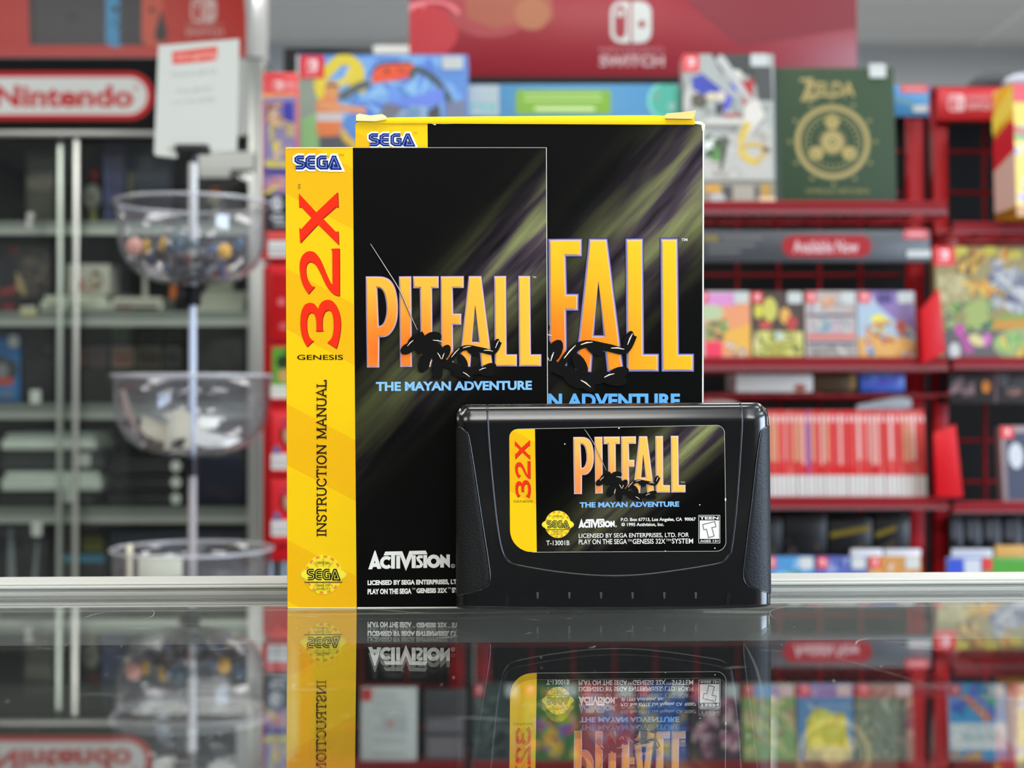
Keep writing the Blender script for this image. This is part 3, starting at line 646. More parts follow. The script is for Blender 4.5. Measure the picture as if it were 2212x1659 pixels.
# ---------------------------------------------------------------- game cartridge
fk = Fr(.07, -.0150, 0)
BLK = paint('black_moulded_plastic', 0.2, 0.45, coat=.45, bump=0.02, bscale=5000)
GRIP = paint('grained_grip_plastic', 0.5, 0.28, bump=0.5, bscale=1500)
ck = thing('game_cartridge', 'black game cartridge with a yellow-and-black label standing in front of the manual and box', 'game cartridge', fk.loc, YAW)
P = fk.pl
def kx(v): return 987 + .2 * v, 1667 + 4 * v                       # side outlines in pixels, v from top to bottom
def ktop(x): return 874 - (x - 986) * .0073
def kbot(x): return 1315.5 + 4.5 * math.sin(math.pi * (x - 986) / 684) - (x - 986) * .004
MM = 5.53e3
def kdep(dl, dr, dt, db):
    """how far the shell curves back near its rims (metres)"""
    def q(d, r, dep): return 0 if d >= r else dep * (1 - math.sqrt(max(0, 1 - ((r - d) / r) ** 2)))
    t = min(1.0, max(0.0, (41 - dt) / 27)); ramp = (27 / 5530) * (.27 * (t - .14 * (1 - math.exp(-t / .14))) + .02 * t * t)   # long shallow roll above the label
    return q(dt, 15, .0042) + ramp + q(dl, 34, .0035) + q(dr, 62, .0058) + q(db, 7, .0012)
def kpt(px, py, lift=0.0):
    v = (py - 870) / 446; xl, xr = kx(v); y = kdep(px - xl, xr - px, py - ktop(px), kbot(px) - py)
    p = P(px, py, 0); return Vector((p.x, y - lift, p.z))
def ease(n, e=2.2):
    o = []
    for i in range(n + 1):
        t = i / n; s = 2 * t - 1; o.append(0.5 + 0.5 * math.copysign(abs(s) ** (1 / e), s))
    return o
b = B(); us = ease(56, 1.7); vs_ = [0, .003, .008, .015, .022, .03, .038, .046, .055, .064, .073, .082, .092, .105, .13] + [.13 + .85 * i / 20 for i in range(1, 21)] + [.985, .99, .994, .997, 1.0]; rows = []
for v in vs_:
    row = []
    for u in us:
        xl, xr = kx(v); x = xl + u * (xr - xl); y = ktop(x) + v * (kbot(x) - ktop(x)); dl, dr, dt = x - xl, xr - x, y - ktop(x)
        for dd, r, sg in ((dl, 26, 1), (dr, 30, -1)):
            if dd < r and dt < r:
                a, c = r - dd, r - dt; l = math.hypot(a, c); mxx = max(a, c)
                if l > 0: x = (xl + r if sg > 0 else xr - r) - sg * a * mxx / l; y = ktop(x) + r - c * mxx / l
        row.append((x, y, kdep(dl, dr, dt, kbot(x) - y)))
    rows.append(row)
G = [[(lambda p, d: Vector((p.x, d, max(p.z, .0003))))(P(x, y, 0), d) for x, y, d in r] for r in rows]
b.grid(G, '#080808')
loop = [G[0][i] for i in range(57)] + [G[j][56] for j in range(1, len(G))] + [G[-1][i] for i in range(55, -1, -1)] + [G[j][0] for j in range(len(G) - 2, 0, -1)]
back = [Vector((p.x, .0142, p.z)) for p in loop]
b.grid([loop, back], '#080808', smooth=True, closed=True); b.face(back[::-1], '#080808')
sh = b.build('shell', BLK, ck, merge=True)
Z3 = (960, 850, 2.989)
# grained side grips, curving round the ends
def grip(inner, side):
    inner = spline(inner, 6); b = B(); rows = []
    for px, py in inner:
        v = (py - 870) / 446; xl, xr = kx(v); e = xl - .2 if side < 0 else xr + .2
        rows.append([kpt(px + (e - px) * t, py, .00035 if 0 < t else 0.0) + Vector((side * .0003 if t > .98 else 0, 0, 0)) for t in (0, .06, .2, .35, .5, .62, .72, .8, .87, .93, .97, 1)])
    for r in rows: r.append(Vector((r[-1].x, .0125, r[-1].z)))
    b.grid(rows, '#161a1e' if side > 0 else '#0d0e0e'); return b.build('side_grip', GRIP, ck)  # daylight put into the colour: window-side grip is bluer and lighter
gl = zz([(82, 216), (110, 226), (140, 250), (156, 275), (185, 440), (218, 660), (250, 870), (280, 1060), (294, 1175), (290, 1215), (268, 1252), (200, 1276), (84, 1310)], *Z3)
gr = zz([(2114, 206), (2085, 218), (2052, 240), (2038, 285), (2010, 470), (1985, 690), (1958, 900), (1935, 1090), (1928, 1170), (1938, 1215), (1965, 1245), (2030, 1268), (2120, 1300)], *Z3)
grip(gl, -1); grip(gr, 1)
def groove(name, path, col, r, lift, off=0.0):
    b = B(); b.tube([kpt(x, y, lift) for x, y in path], r, col, 6); return b.build(name, BLK, ck)
groove('grip_seam', spline(gl, 8), '#030303', .00028, 0.00012); groove('grip_seam', spline(gr, 8), '#030303', .00028, 0.00012)
pl_ = zz([(276, 74), (278, 200), (290, 380), (312, 620), (335, 830), (360, 980), (385, 1050), (425, 1095), (520, 1120), (700, 1150), (900, 1172), (1090, 1180), (1280, 1172), (1480, 1148), (1660, 1120), (1785, 1095), (1830, 1060), (1855, 1000), (1880, 800), (1900, 560), (1915, 330), (1922, 200), (1922, 66)], *Z3)
sp = spline(pl_, 8)
groove('panel_ridge', sp, '#080808', .00030, .00002); groove('panel_seam', [(x + (1.9 if x < 1110 else -1.9 if x > 1560 else 0), y - (1.2 if 1090 < x < 1580 else 0)) for x, y in sp], '#020202', .00022, .00006)
f = Flat()
for x in (1161, 1229.5, 1298, 1366, 1434.5, 1502.5):
    f.R(x - 3.2, 1273, x + 3.6, 1280, '#020202'); f.P([(x - 2.6, 1279), (x + 3, 1279), (x + 2, 1293), (x - 1, 1293)], '#4a4a4a')  # recess shade and lit ramp painted flat in black and grey
f.P([(1092, 1288), (1096, 1281), (1100, 1290), (1098, 1308), (1091, 1308)], '#151515'); f.P([(1569, 1288), (1573, 1281), (1577, 1290), (1575, 1306), (1568, 1306)], '#151515')
f.build('painted_notch', BLK, fk.mapf(0), ck, eps=.00002, base=.00003)
# the label
def lab(n=8):
    c = [((1118, 945), 18, 90, 180), ((1148, 1142), 48, 180, 270), ((1545, 1170), 21, 270, 360), ((1547, 941), 18, 0, 90)]; o = []
    for (cx, cy), r, a, e in c: o += [(cx + r * math.cos(R(a + (e - a) * k / n)), cy - r * math.sin(R(a + (e - a) * k / n))) for k in range(n + 1)]
    return o
LP = [(x + (y - 930) * .008, y - (x - 1100) * .010 if y < 1060 else y + 3 - (x - 1100) * .0075) for x, y in lab()]
mk = fk.mapf(0)
b = B(); a = [mk(x, y, .00010) for x, y in LP]; c_ = [mk(x, y, -.0002) for x, y in LP]
b.face(a, '#101010', 0); b.grid([a, c_], '#efe9d8', 1, False, True)
LB = ink_beams('label_beam_ink', P(1540, 905), P(1190, 1215), .0088, 12.4, f1=1.1, gain=.9, rough=.3)
lb = b.build('label', [LB, PAPER], ck)
if lb.data.polygons[0].normal.y > 0: lb.data.flip_normals()
EK = lambda f, name, base=.00014, eps=.00002, mat=PAPER: f.build(name, mat, mk, lb, eps=eps, base=base)
f = Flat(); f.P([p for p in LP if p[0] < 1150][:]+[], '#ffd400') if False else None
LPL = LP[:9] + LP[9:18]
ys = [p for p in LP[:18]]; ys = [(min(x, 1158), y) for x, y in ys]
xr_t = (1155.5, LP[0][1] - .3); xr_b = (1159.5, LP[17][1] + .2)
f.P([xr_t] + ys[:17] + [xr_b], '#ffe000', step=.3); EK(f, 'yellow_band', mat=YEL, base=.00012)
f = Flat(); f.S(LP[17:] + LP[:1], .8, '#d9d4c6'); f.P(ell(1567, 1079, 1.6, 3.6), '#f0eee6'); 
for x, y, r in ((1220, 959, 1.5), (1511.5, 1090.5, 1.4), (1544, 1184, 1.5), (1337, 925, 1.6), (1437, 1190, 1.2)): f.P(ell(x, y, r, r, 0, 8), '#e8e6dc')
EK(f, 'worn_edge')
r32 = (645.6, 415, 736, 752.7, 1112, 951, 1146.5, 1076)
f = Flat()
for q in G32X: f.P([(x + 1.8, y + 2.5) for x, y in q], '#7d1606', step=.4)
for q in G32X: f.P(q, '#ee2f12', step=.4)
EK(f.remap(*r32), 'console_numeral')['label'] = 'small red console numeral printed sideways on the label'
f = Flat(); f.T('GENESIS', 1109, 1080.5, 1151, 1085.5, '#6e5a08'); EK(f, 'console_lettering')
rt = (790.5, 596.3, 1169.2, 793.5, 1238.5, 943.5, 1480.5, 1067)
rt = rt[:8] + (.0085,)
fo, fi = title_flat(rt, 4.2, '#e0bfc0', '#4a3550'); tl = EK(fo, 'title_lettering', eps=.000012)
EK(fi, 'letter_fill', .00035, .000012, ink_title('label_title_ink', P(1262, 1052), .030, ('#ff8a4a', '#fd9c4a', '#fdbc55', '#fdc94e')))
vine(fk, mk, ck, rt).build('creeper_picture', PAPER, mk, lb, eps=.00001, base=.0006, clip=(1100, 927.5, 1566, 1188))
f = Flat(); f.T('THE MAYAN ADVENTURE', 1252, 1085, 1467, 1096.5, '#86bdf2', .04, slope=.009); f.T('TM', 1470, 1040, 1479, 1044, '#cfc9b8'); EK(f, 'subtitle_lettering')
f = Flat(); seal(f, 1205, 1132.5, 35, 29.5); EK(f, 'quality_seal', eps=.000008)['label'] = 'yellow oval quality seal'
f = Flat(); publisher(f); f.remap(795.5, 1189, 984, 1233, 1249.5, 1120.5, 1333, 1142); EK(f, 'publisher_logo')
f = Flat()
f.T('P.O. Box 67713, Los Angeles, CA  90067', 1341, 1118.5, 1503, 1128, '#e9e7dd', .03, slope=.006); f.T('© 1995 Activision, Inc.', 1342, 1129, 1434, 1138, '#e9e7dd', .03, slope=.006)
f.T('LICENSED BY SEGA ENTERPRISES, LTD. FOR', 1250, 1152.5, 1488, 1163.5, '#efede3', .012, slope=.009)
f.T('PLAY ON THE SEGA', 1250, 1165, 1354, 1176, '#efede3', .012, slope=.009); f.T('TM', 1355, 1165, 1365, 1170, '#efede3'); f.T('GENESIS 32X', 1366.5, 1164, 1437, 1175, '#efede3', .012, slope=.009); f.T('TM', 1438, 1164, 1449, 1169, '#efede3'); f.T('SYSTEM', 1451, 1163, 1497, 1174, '#efede3', .012)
f.T('T-13001B', 1180, 1167.5, 1230, 1178, '#efede3', .012, slope=.01); EK(f, 'licence_lettering')
f = Flat(); f.R(1508.5, 1112.5, 1555.5, 1173.5, '#e9e7df', 1); f.R(1509.5, 1113.5, 1554.5, 1172.5, '#0c0c0c'); f.R(1511.5, 1124, 1553, 1164, '#f1efe8')
T_ = [(1519, 1134), (1543, 1128), (1545, 1137), (1536, 1139), (1541, 1157), (1531, 1160), (1527, 1142), (1521, 1143)]
f.P(inset(T_, -2.2), '#7d7b74', step=.5); f.P(T_, '#f6f4ee', step=.5); f.T('TEEN', 1511, 1115.5, 1552, 1122, '#f1efe8', .03); f.T('AGES 13+', 1512, 1166, 1553, 1171, '#f1efe8', .02)
EK(f, 'rating_mark')
# ================================================================ red wire racks along the aisle
WIRE = paint('matt_red_wire', .55, .2)
YR, YU, YW, YK = 2.50, 2.62, 2.665, 2.88          # shelf lips, uprights, wire backs, rear boards
RED = '#b3101c'
def rack(label, xa, xb, lips, top=250, board=False):
    """one bay: two uprights, wired back, rear board and lipped shelves at the given pixel heights"""
    pa, pb = at(xa, 900, YU), at(xb, 900, YU)
    t = thing('wire_rack', label, 'shop rack', ((pa.x + pb.x) / 2, YU, 0), group='red wire racks')
    ztop = at(0, top, YU).z; hw = .0125
    for p in (pa, pb):
        b = B(); b.box((p.x - hw, YU - .012, 0), (p.x + hw, YU + .018, ztop), RED); b.build('upright', REDP, t, bevel=.002)
    b = B(); z0 = .12; nx = max(2, int((pb.x - pa.x) / .075)); x0, x1 = pa.x + hw, pb.x - hw
    for i in range(1, nx): x = x0 + (x1 - x0) * i / nx; b.tube([(x, YW, z0), (x, YW, ztop - .02)], .0034, '#8e0f18', 6)
    z = z0
    while z < ztop: b.tube([(x0, YW + .004, z), (x1, YW + .004, z)], .0034, '#8e0f18', 6); z += .074
    b.build('wire_back', WIRE, t)
    b = B(); b.box((pa.x - .0206, YK - .005, 0), (pb.x + .0206, YK, ztop), '#121212'); b.build('rear_board', MATTE, t)
    b = B(); b.box((pa.x - .012, YU - .13, 0), (pb.x + .012, YU + .24, .1), '#7d0d14'); b.build('plinth', REDP, t)
    for y0, y1 in lips:
        plain = y1 - y0 < 5
        zt, zb = at(0, y0, YR).z, at(0, y1, YR).z; xl, xr = pa.x - .016, pb.x + .016; b = B()
        b.box((xl, YR - .016, zb), (xr, YR - .012, zt), '#5c0a10' if plain else '#8c101a'); zs = zb + .003
        b.tube([(xl, YR - .014, zt), (xr, YR - .014, zt)], .002 if plain else .004, '#5c0a10' if plain else '#8c101a', 6)
        n = int((xr - xl) / .05)
        for i in range(n + 1): x = xl + (xr - xl) * i / n; b.tube([(x, YR - .014, zs), (x, YW - .004, zs)], .003, '#9c0f1a', 5)
        for y in (YR + .05, YR + .11): b.tube([(xl, y, zs - .004), (xr, y, zs - .004)], .003, '#9c0f1a', 5)
        sh_ = b.build('shelf', REDP, t)
        if plain: continue
        b = B(); b.box((xl, YR - .021, zb - .001), (xr, YR - .0185, zt - .012), '#d9c2c0'); b.build('price_channel', pane_mat('clear_channel', (.96, .93, .93, 1), .05, .1), sh_)
    if board: b = B(); b.box((pa.x - .019, YU - .012, ztop), (pb.x + .019, YK, ztop + .012), '#7d0d14'); b.build('top_shelf', REDP, t)
    return t
LIPB = [(441, 466), (776, 800), (853, 856), (1076, 1098), (1362, 1386), (1652, 1676)]
LIPC = [(486, 505), (776, 797), (1086, 1106), (1362, 1386), (1652, 1676)]
rack('middle red wire rack bay, holding the green book and the row of red cases', 1044, 1978, LIPB)
rack('red wire rack bay at the end, holding the large jungle-coloured game carton', 2030, 2760, LIPC, 204, True)
rack('red wire rack bay behind the yellow manual, under the wide blue carton', 662, 988, [(410, 432), (776, 800), (1076, 1098), (1362, 1386), (1652, 1676)])
def item(name, label, cat, rect, Y, dep, col, art=None, tilt=0, group=None, bdg=None, stk=None, mat=None, bevel=.0015, part='cover_print', clip=True, am=None):
    o, f = slab(name, label, cat, rect, Y, dep, col, tilt, group, mat or GLOSSY, bevel)
    if art: art.build(part, am or GLOSSY, f.map, o, eps=.00006, base=.0004, clip=rect if clip else None)
    if bdg: badge(o, f, *bdg)
    if stk: sticker(o, f, *stk)
    return o, f
def seat(rect, Y, lipy):  # bottom of a leaning item set on the shelf wires
    return rect
# -- top shelf: white book, green book
f = Flat(); f.R(1478, 112, 1675, 440, '#a9ada6'); f.N(26, 3, ['#b4b6ae', '#989c94', '#c2bfb6', '#8a8e88'], 1478, 150, 1668, 290, 14, 34)
f.P([(1540, 112), (1662, 112), (1662, 215), (1620, 160), (1560, 150)], '#3c403c'); f.P([(1632, 140), (1670, 140), (1672, 215), (1640, 215)], '#4b4c4b')
f.P([(1495, 165), (1520, 155), (1560, 172), (1585, 200), (1570, 222), (1530, 205), (1500, 190)], '#3442a8'); f.P([(1555, 190), (1590, 175), (1600, 160), (1595, 195), (1570, 245)], '#5a5cc0')
f.E(1590, 158, 18, 12, '#d8d2c4'); f.E(1540, 205, 14, 9, '#d5c6a4'); f.E(1560, 205, 10, 12, '#d8ccb0'); f.P([(1600, 175), (1632, 165), (1628, 215), (1610, 235)], '#b02c2c'); f.E(1512, 215, 18, 16, '#5a5148', 30); f.P([(1548, 220), (1568, 222), (1562, 245), (1548, 245)], '#3c3a4c')
f.P([(1560, 112), (1570, 120), (1620, 200), (1640, 230), (1632, 236), (1600, 195), (1548, 125)], '#bdbcb8')
f.P([(1500, 140), (1530, 130), (1610, 215), (1602, 222)], '#a9aca8'); f.R(1525, 255, 1612, 266, '#d6d2c6'); f.R(1522, 268, 1600, 276, '#8f8a80'); f.E(1585, 247, 24, 4, '#b0574e')
f.P([(1610, 225), (1640, 210), (1655, 250), (1620, 290), (1605, 300)], '#d9d3c6'); f.R(1480, 290, 1668, 388, '#bdb9b0'); f.N(12, 9, ['#c8c4bc', '#b0aba1', '#a49d91'], 1500, 280, 1666, 385, 12, 26)
f.P([(1528, 325), (1560, 305), (1570, 345), (1540, 350)], '#5e8f4a'); f.P([(1520, 305), (1555, 295), (1550, 315), (1525, 325)], '#e9e9e4'); f.P([(1560, 290), (1578, 300), (1560, 370), (1555, 365)], '#5c5a54'); f.N(5, 4, ['#4d7a3f', '#3a4a36'], 1520, 290, 1566, 340, 8, 14)
f.S(spline([(1618, 262), (1605, 295), (1596, 320), (1620, 345), (1640, 350)]), 15, '#d9b84a'); f.S(spline([(1600, 318), (1635, 312), (1655, 325), (1632, 352)]), 9, '#cda83a'); f.P([(1590, 300), (1598, 302), (1590, 370), (1580, 360)], '#b9b9b4'); f.E(1655, 322, 7, 7, '#6b5530')
f.R(1478, 390, 1675, 394, '#6e6e66'); f.R(1478, 394, 1675, 440, '#8d8678'); f.P([(1522, 400), (1555, 398), (1558, 418), (1525, 415)], '#d39a34'); f.R(1560, 402, 1582, 432, '#4e4c48'); f.R(1584, 402, 1628, 434, '#a89f90'); f.R(1629, 402, 1640, 428, '#5a5650'); f.R(1644, 398, 1664, 425, '#b98d3a'); f.R(1640, 426, 1674, 438, '#e8c8a4'); f.E(1550, 428, 16, 10, '#b9b9b6')
item('art_book', 'pale illustrated box with blue, red and gold figures beside the green book', 'game box', (1478, 112, 1676, 442), YR, .05, '#9a9991', f, 4, bdg=(1476, 113, 1513, 151), stk=(1625, 112, 1662, 139))
f = Flat(); GD = '#a9955a'; f.P([(1672, 140), (1688, 140), (1690, 440), (1672, 440)], '#26392a')
f.T('ZELDA', 1742, 172, 1852, 205, GD, .03); f.S([(1732, 168), (1758, 166), (1738, 212), (1768, 208)], 6, GD)
cx, cy = 1801, 305; f.ring(cx, cy, 71, 80, GD, 40); f.ring(cx, cy, 60, 64, '#7d7a4a', 36); f.ring(cx, cy, 80.5, 83, '#6f7448', 36)
f.E(cx, cy, 24, 24, GD, 0, 28); f.E(cx, cy, 9, 9, '#5c6a3c'); f.E(cx, cy, 5, 5, GD)
for k in range(24): a = R(15 * k); f.S([(cx + 26 * math.cos(a), cy + 26 * math.sin(a)), (cx + 30 * math.cos(a), cy + 30 * math.sin(a))], 3, GD); f.layer -= .9
for a in (90, 215, 325): f.E(cx + 44 * math.cos(R(a)), cy - 44 * math.sin(R(a)), 15, 15, '#b29c5c', 0, 18); f.E(cx + 44 * math.cos(R(a)), cy - 44 * math.sin(R(a)), 6, 6, '#8c8148')
for k in range(28): a = R(360 / 28 * k + 6); f.E(cx + 52 * math.cos(a), cy + 52 * math.sin(a), 3.2, 3.2, '#86814c', 0, 8); f.layer -= .9
for k in range(12): a = R(30 * k); f.P(ell(cx + 93 * math.cos(a), cy + 93 * math.sin(a), 6, 6, math.degrees(a), 3), '#8f8850', step=.1)
f.T('HYRULE HISTORIA', 1742, 408, 1879, 418, '#8f8850', .01)
item('green_book', 'dark green hardback book with a gold wheel emblem, leaning on the top shelf', 'book', (1672, 140, 1938, 440), YR, .032, '#33472f', f, 5, stk=(1884, 133, 1920, 163), clip=False, am=paint('gilt_print', .45, .4), mat=paint('book_cloth', .6, .3))
# -- header cards
f = Flat(); f.R(1945, 184, 2004, 200, '#e04a4a', 2); f.R(1952, 190, 1996, 194, '#f0b0b0'); f.S([(1925, 210), (1962, 222), (1990, 240)], 3, '#8fb06a'); f.R(1972, 228, 2004, 242, '#d9d9d2', 4)
item('header_card', 'small blue header card over the gap beside the green book', 'sign', (1900, 184, 2008, 252), YU - .02, .012, '#4e94c8', f, group=None)
f = Flat(); logo(f, 2066, 222, 38, '#f0c0c0', '#d8323a'); f.T('SWITCH', 2090, 222, 2140, 238, '#f0c0c0', .02); f.T('NINTENDO', 2090, 206, 2140, 216, '#f0c0c0')
item('header_sign', 'red header sign with a pale two-part emblem atop the end rack bay', 'sign', (2028, 190, 2330, 260), YU - .034, .02, '#cf2830', f)
# -- dark announcement strip
f = Flat(); f.P(rrect(1690, 508, 1882, 555, 22), '#a8242c'); f.T('Available Now', 1714, 519, 1854, 546, '#e3c9c9', .012)
for i, y in enumerate((511, 527, 541)): f.R(1530 if i else 1560, y, (1645, 1630, 1600)[i], y + 6, '#6f6f6a')
f.R(1520, 510, 1552, 520, '#8a7a3c')
o, fc_ = item('announcement_strip', 'long dark grey strip sign reading Available Now under the top shelf', 'sign', (1000, 497, 2010, 566), YR - .018, .014, '#46474a', f, 0)
q = Flat(); q.R(1952, 496, 2005, 516, '#d9666a', 4); q.R(1962, 503, 1996, 508, '#f0b4b4'); q.build('red_sticker', GLOSSY, fc_.map, o, base=.0012); sticker(o, fc_, 1958, 541, 2010, 556)
# -- face-out game cases
def cases(specs, y0, y1, Y, grp):
    for (x0, x1, lab, fl, hw) in specs:
        f = Flat(); fl(f); o, ff = item('game_case', lab, 'game case', (x0, y0 + hw, x1, y1), Y, .011, '#c9c5c2', f, 6, grp, mat=paint('clear_case_plastic', .15, .5))
        w_ = x1 - x0; badge(o, ff, x0 + w_ * .02, y0 + hw + 2, x0 + w_ * .22, y0 + hw + 26); sticker(o, ff, x1 - w_ * .30, y0 + hw + 2, x1 - w_ * .03, y0 + hw + 27)
def a1_(f): f.R(1522, 632, 1622, 770, '#e89a6a'); f.R(1522, 632, 1590, 660, '#d98fc4'); f.E(1535, 675, 30, 18, '#b9c79a'); f.N(12, 1, ['#7f9a4a', '#5e7040', '#a5b070', '#6a4a3a'], 1524, 690, 1575, 735, 8, 16); f.P([(1560, 720), (1622, 700), (1622, 770), (1590, 770)], '#e9b04a'); f.R(1524, 738, 1560, 772, '#ec3a5a'); f.N(7, 2, ['#e6ded0', '#8c6a50', '#c0a890'], 1562, 740, 1615, 770, 6, 12)
def a2_(f): f.R(1625, 628, 1738, 775, '#4a3a34'); f.E(1665, 668, 16, 26, '#c9c25a'); f.E(1640, 672, 9, 16, '#d6cc4a'); f.E(1698, 682, 12, 18, '#e0a850'); f.E(1655, 702, 14, 9, '#c85048'); f.E(1712, 698, 12, 16, '#b83e3e'); f.R(1628, 715, 1735, 770, '#a9a34a'); f.N(14, 3, ['#cfcf6a', '#8f8f3e', '#d9d08a', '#6a6a3a'], 1628, 715, 1735, 768, 9, 20); f.E(1684, 725, 9, 9, '#b9cfc0')
def a3_(f): f.R(1742, 628, 1852, 775, '#b9aaa4'); f.N(10, 4, ['#d9cfc4', '#c49a7a', '#9a9aa4', '#d88a4a'], 1745, 640, 1848, 676, 8, 16); f.R(1745, 678, 1848, 684, '#4a4660'); f.N(12, 5, ['#8fa8b4', '#b9a0a8', '#6f8f9a', '#d9c0a0'], 1745, 686, 1848, 728, 9, 18); f.R(1745, 722, 1848, 732, '#d96a5a'); f.R(1745, 738, 1848, 744, '#3e3c5c'); f.R(1748, 746, 1845, 772, '#9a948c'); f.N(8, 6, ['#c9c4ba', '#7a766e'], 1748, 746, 1845, 770, 6, 12)
def a4_(f): f.R(1855, 628, 1978, 778, '#a9bccb'); f.P([(1880, 628), (1978, 628), (1978, 720), (1935, 690), (1900, 660)], '#8a72a8'); f.R(1898, 632, 1930, 655, '#4a3a78'); f.E(1900, 697, 19, 18, '#e9dc2a'); f.P([(1855, 730), (1900, 716), (1978, 740), (1978, 778), (1855, 778)], '#d9a45a'); f.P([(1880, 715), (1935, 735), (1930, 742), (1876, 722)], '#a8602a'); f.N(12, 7, ['#e0b060', '#5a7f9a', '#c05a3a', '#b9c0d0', '#c98a3a'], 1870, 690, 1975, 772, 7, 16); f.E(1950, 745, 20, 17, '#e2a85c'); f.E(1948, 705, 12, 14, '#b84a3a')
cases([(1505, 1622, 'game case with an orange-and-pink cover, at the hidden end of the face-out row', a1_, 0), (1624, 1738, 'game case with yellow and olive lantern shapes on a dark cover', a2_, 0), (1741, 1852, 'game case with a grey cover banded into three pictures', a3_, 0), (1855, 1980, 'game case with a yellow ball on a pale blue and violet cover', a4_, 0)], 628, 776, YR, 'face-out game cases above the red row')
# -- items lying under that shelf
item('white_carton', 'long white carton lying under the face-out game cases', 'carton', (1590, 809, 1756, 847), YR + .03, .12, '#d6d2cc', Flat().E(1728, 838, 14, 8, '#a8583a'), 0)
item('brown_carton', 'dark brown carton lying between the white and the blue ones', 'carton', (1758, 809, 1850, 847), YR + .05, .10, '#4e3c28', Flat().R(1836, 808, 1848, 840, '#9a7a3a'), 0)
item('blue_carton', 'bright blue carton lying under the face-out game cases', 'carton', (1858, 807, 1955, 847), YR + .05, .10, '#4f6fd0', Flat().R(1862, 803, 1935, 810, '#5fb0c8').N(6, 8, ['#6a5ad0', '#5f90d8'], 1862, 808, 1940, 830, 8, 16), 0)
zz_ = at(0, 800, YR)
b = B(); b.ball(at(1550, 880, YR + .05), (.04, .05, .013), '#cfc0ba'); b.ball(at(1535, 877, YR + .04), (.02, .02, .011), '#d88a80'); tag(b.build('wrapped_bundle', PLAST), 'pale crumpled wrapped bundle lying behind the cartridge corner', 'bundle')
b = B(); b.tube([at(1850, 882, YR + .03), at(1900, 878, YR + .03), at(1945, 874, YR + .03), at(1966, 870, YR + .03)], [.006, .012, .015, .010], '#9fa6aa', 10); tag(b.build('grey_handset', PLAST), 'slim grey handset lying above the row of red cases', 'handset')
# -- the red row, spines outward
rd = random.Random(11); SPN = []
SG = 'red game cases standing spine-out'; SLAB = 'red game case standing spine outward in the packed row on the rack'
VAR = [('#d8302f', '#dc4a48', 1), ('#d84844', '#e08a82', 1), ('#d03034', '#e2a49a', 1), ('#dc6460', '#d84c48', 1), ('#d44440', '#dc9a7a', 1), ('#d85a56', '#e6b8b0', 1), ('#b84a7a', '#8a5aa0', 1)]
x = 1575.0; i = 0; NS = 43; sx = (2003 - 1575) / NS
protos = {}
for i in range(NS):
    v = 6 if i in (17,) else rd.randrange(6)
    if v not in protos:
        ff = Face((1700, 886, 1700 + sx * .93, 1076), YR - .004, 6); b = B(); b.hexa(ff.corners(.1), VAR[v][0]); o = b.build('game_case', PLAST, None, bevel=.0012)
        q = Flat(); q.R(1700.6, 892, 1700 + sx * .86, 1024, VAR[v][0]); h = rd.uniform(0.2, .8)
        if VAR[v][2]: q.R(1701.0, 896, 1700 + sx * .84, 985 + 38 * h, VAR[v][1])
        q.R(1702, 898, 1700 + sx * .7, 912, '#f0c8c4'); q.R(1700.4, 1027, 1700 + sx * .9, 1072, '#d0cdc7')
        k = q.build('spine_print', PAPER, ff.map, o, eps=.00006, base=.0004); protos[v] = (o, k); used = False
        p0 = at(1700, 1076, YR - .004)
        tag(o, SLAB, 'game case', SG)
        if v == 6: o['label'] = 'pink and violet game case among the red spines'
    o, k = protos[v]
    if not o.get('_u'): c = o; o['_u'] = 1
    else:
        c = o.copy(); COL.objects.link(c); kk = k.copy(); COL.objects.link(kk); kk.parent = c
    c.location = Vector(o['_o']) + Vector((at(1575 + i * sx, 1076, YR - .004).x - at(1700, 1076, YR - .004).x, rd.uniform(-.002, .002), 0))
for o, k in protos.values():
    del o['_u']
# -- dark boxes below the red row
for k, (x0, x1, y0, lab) in enumerate(((1560, 1690, 1118, 'black boxed item in the dim shelf behind the cartridge'), (1694, 1786, 1112, 'black boxed item beside the yellow-striped ones, dim shelf'), (1790, 1884, 1120, 'black boxed item with a yellow stripe, under the red row'), (1888, 1966, 1114, 'black boxed item with a broken yellow stripe, next to the red upright'))):
    f = Flat(); f.R(x0 + 5, y0 + 6, x1 - 5, y0 + 14, '#2e2a28')
    if k > 1: f.P([(x0 + 4, 1150), (x1 - (4 if k == 2 else 30), 1135), (x1 - (4 if k == 2 else 30), 1146), (x0 + 4, 1162)], '#8a7420')
    f.N(4, k, ['#3a2a30', '#2a3040', '#4a3a2a'], x0 + 5, 1165, x1 - 5, 1200, 6, 14)
    item('boxed_item', lab, 'carton', (x0, y0, x1, 1238), YR + .06, .06, '#17171a', f, 0)
for x0, x1, lab in ((1838, 1908, 'flat white packet standing behind the lowest visible cases, nearer the cartridge'), (1912, 1990, 'flat white packet standing behind the lowest visible cases, by the red uprights')):
    item('white_packet', lab, 'packet', (x0, 1186, x1, 1300), YR + .035, .006, '#d9d8dc', Flat().E((x0 + x1) / 2, 1180, 0.1, 0.1, '#d9d8dc'), 0)
def row5(f, x0, x1, cols, sd): f.R(x0, 1203, x1, 1362, cols[0]); f.N(14, sd, cols[1:], x0 + 2, 1206, x1 - 2, 1355, 9, 24)
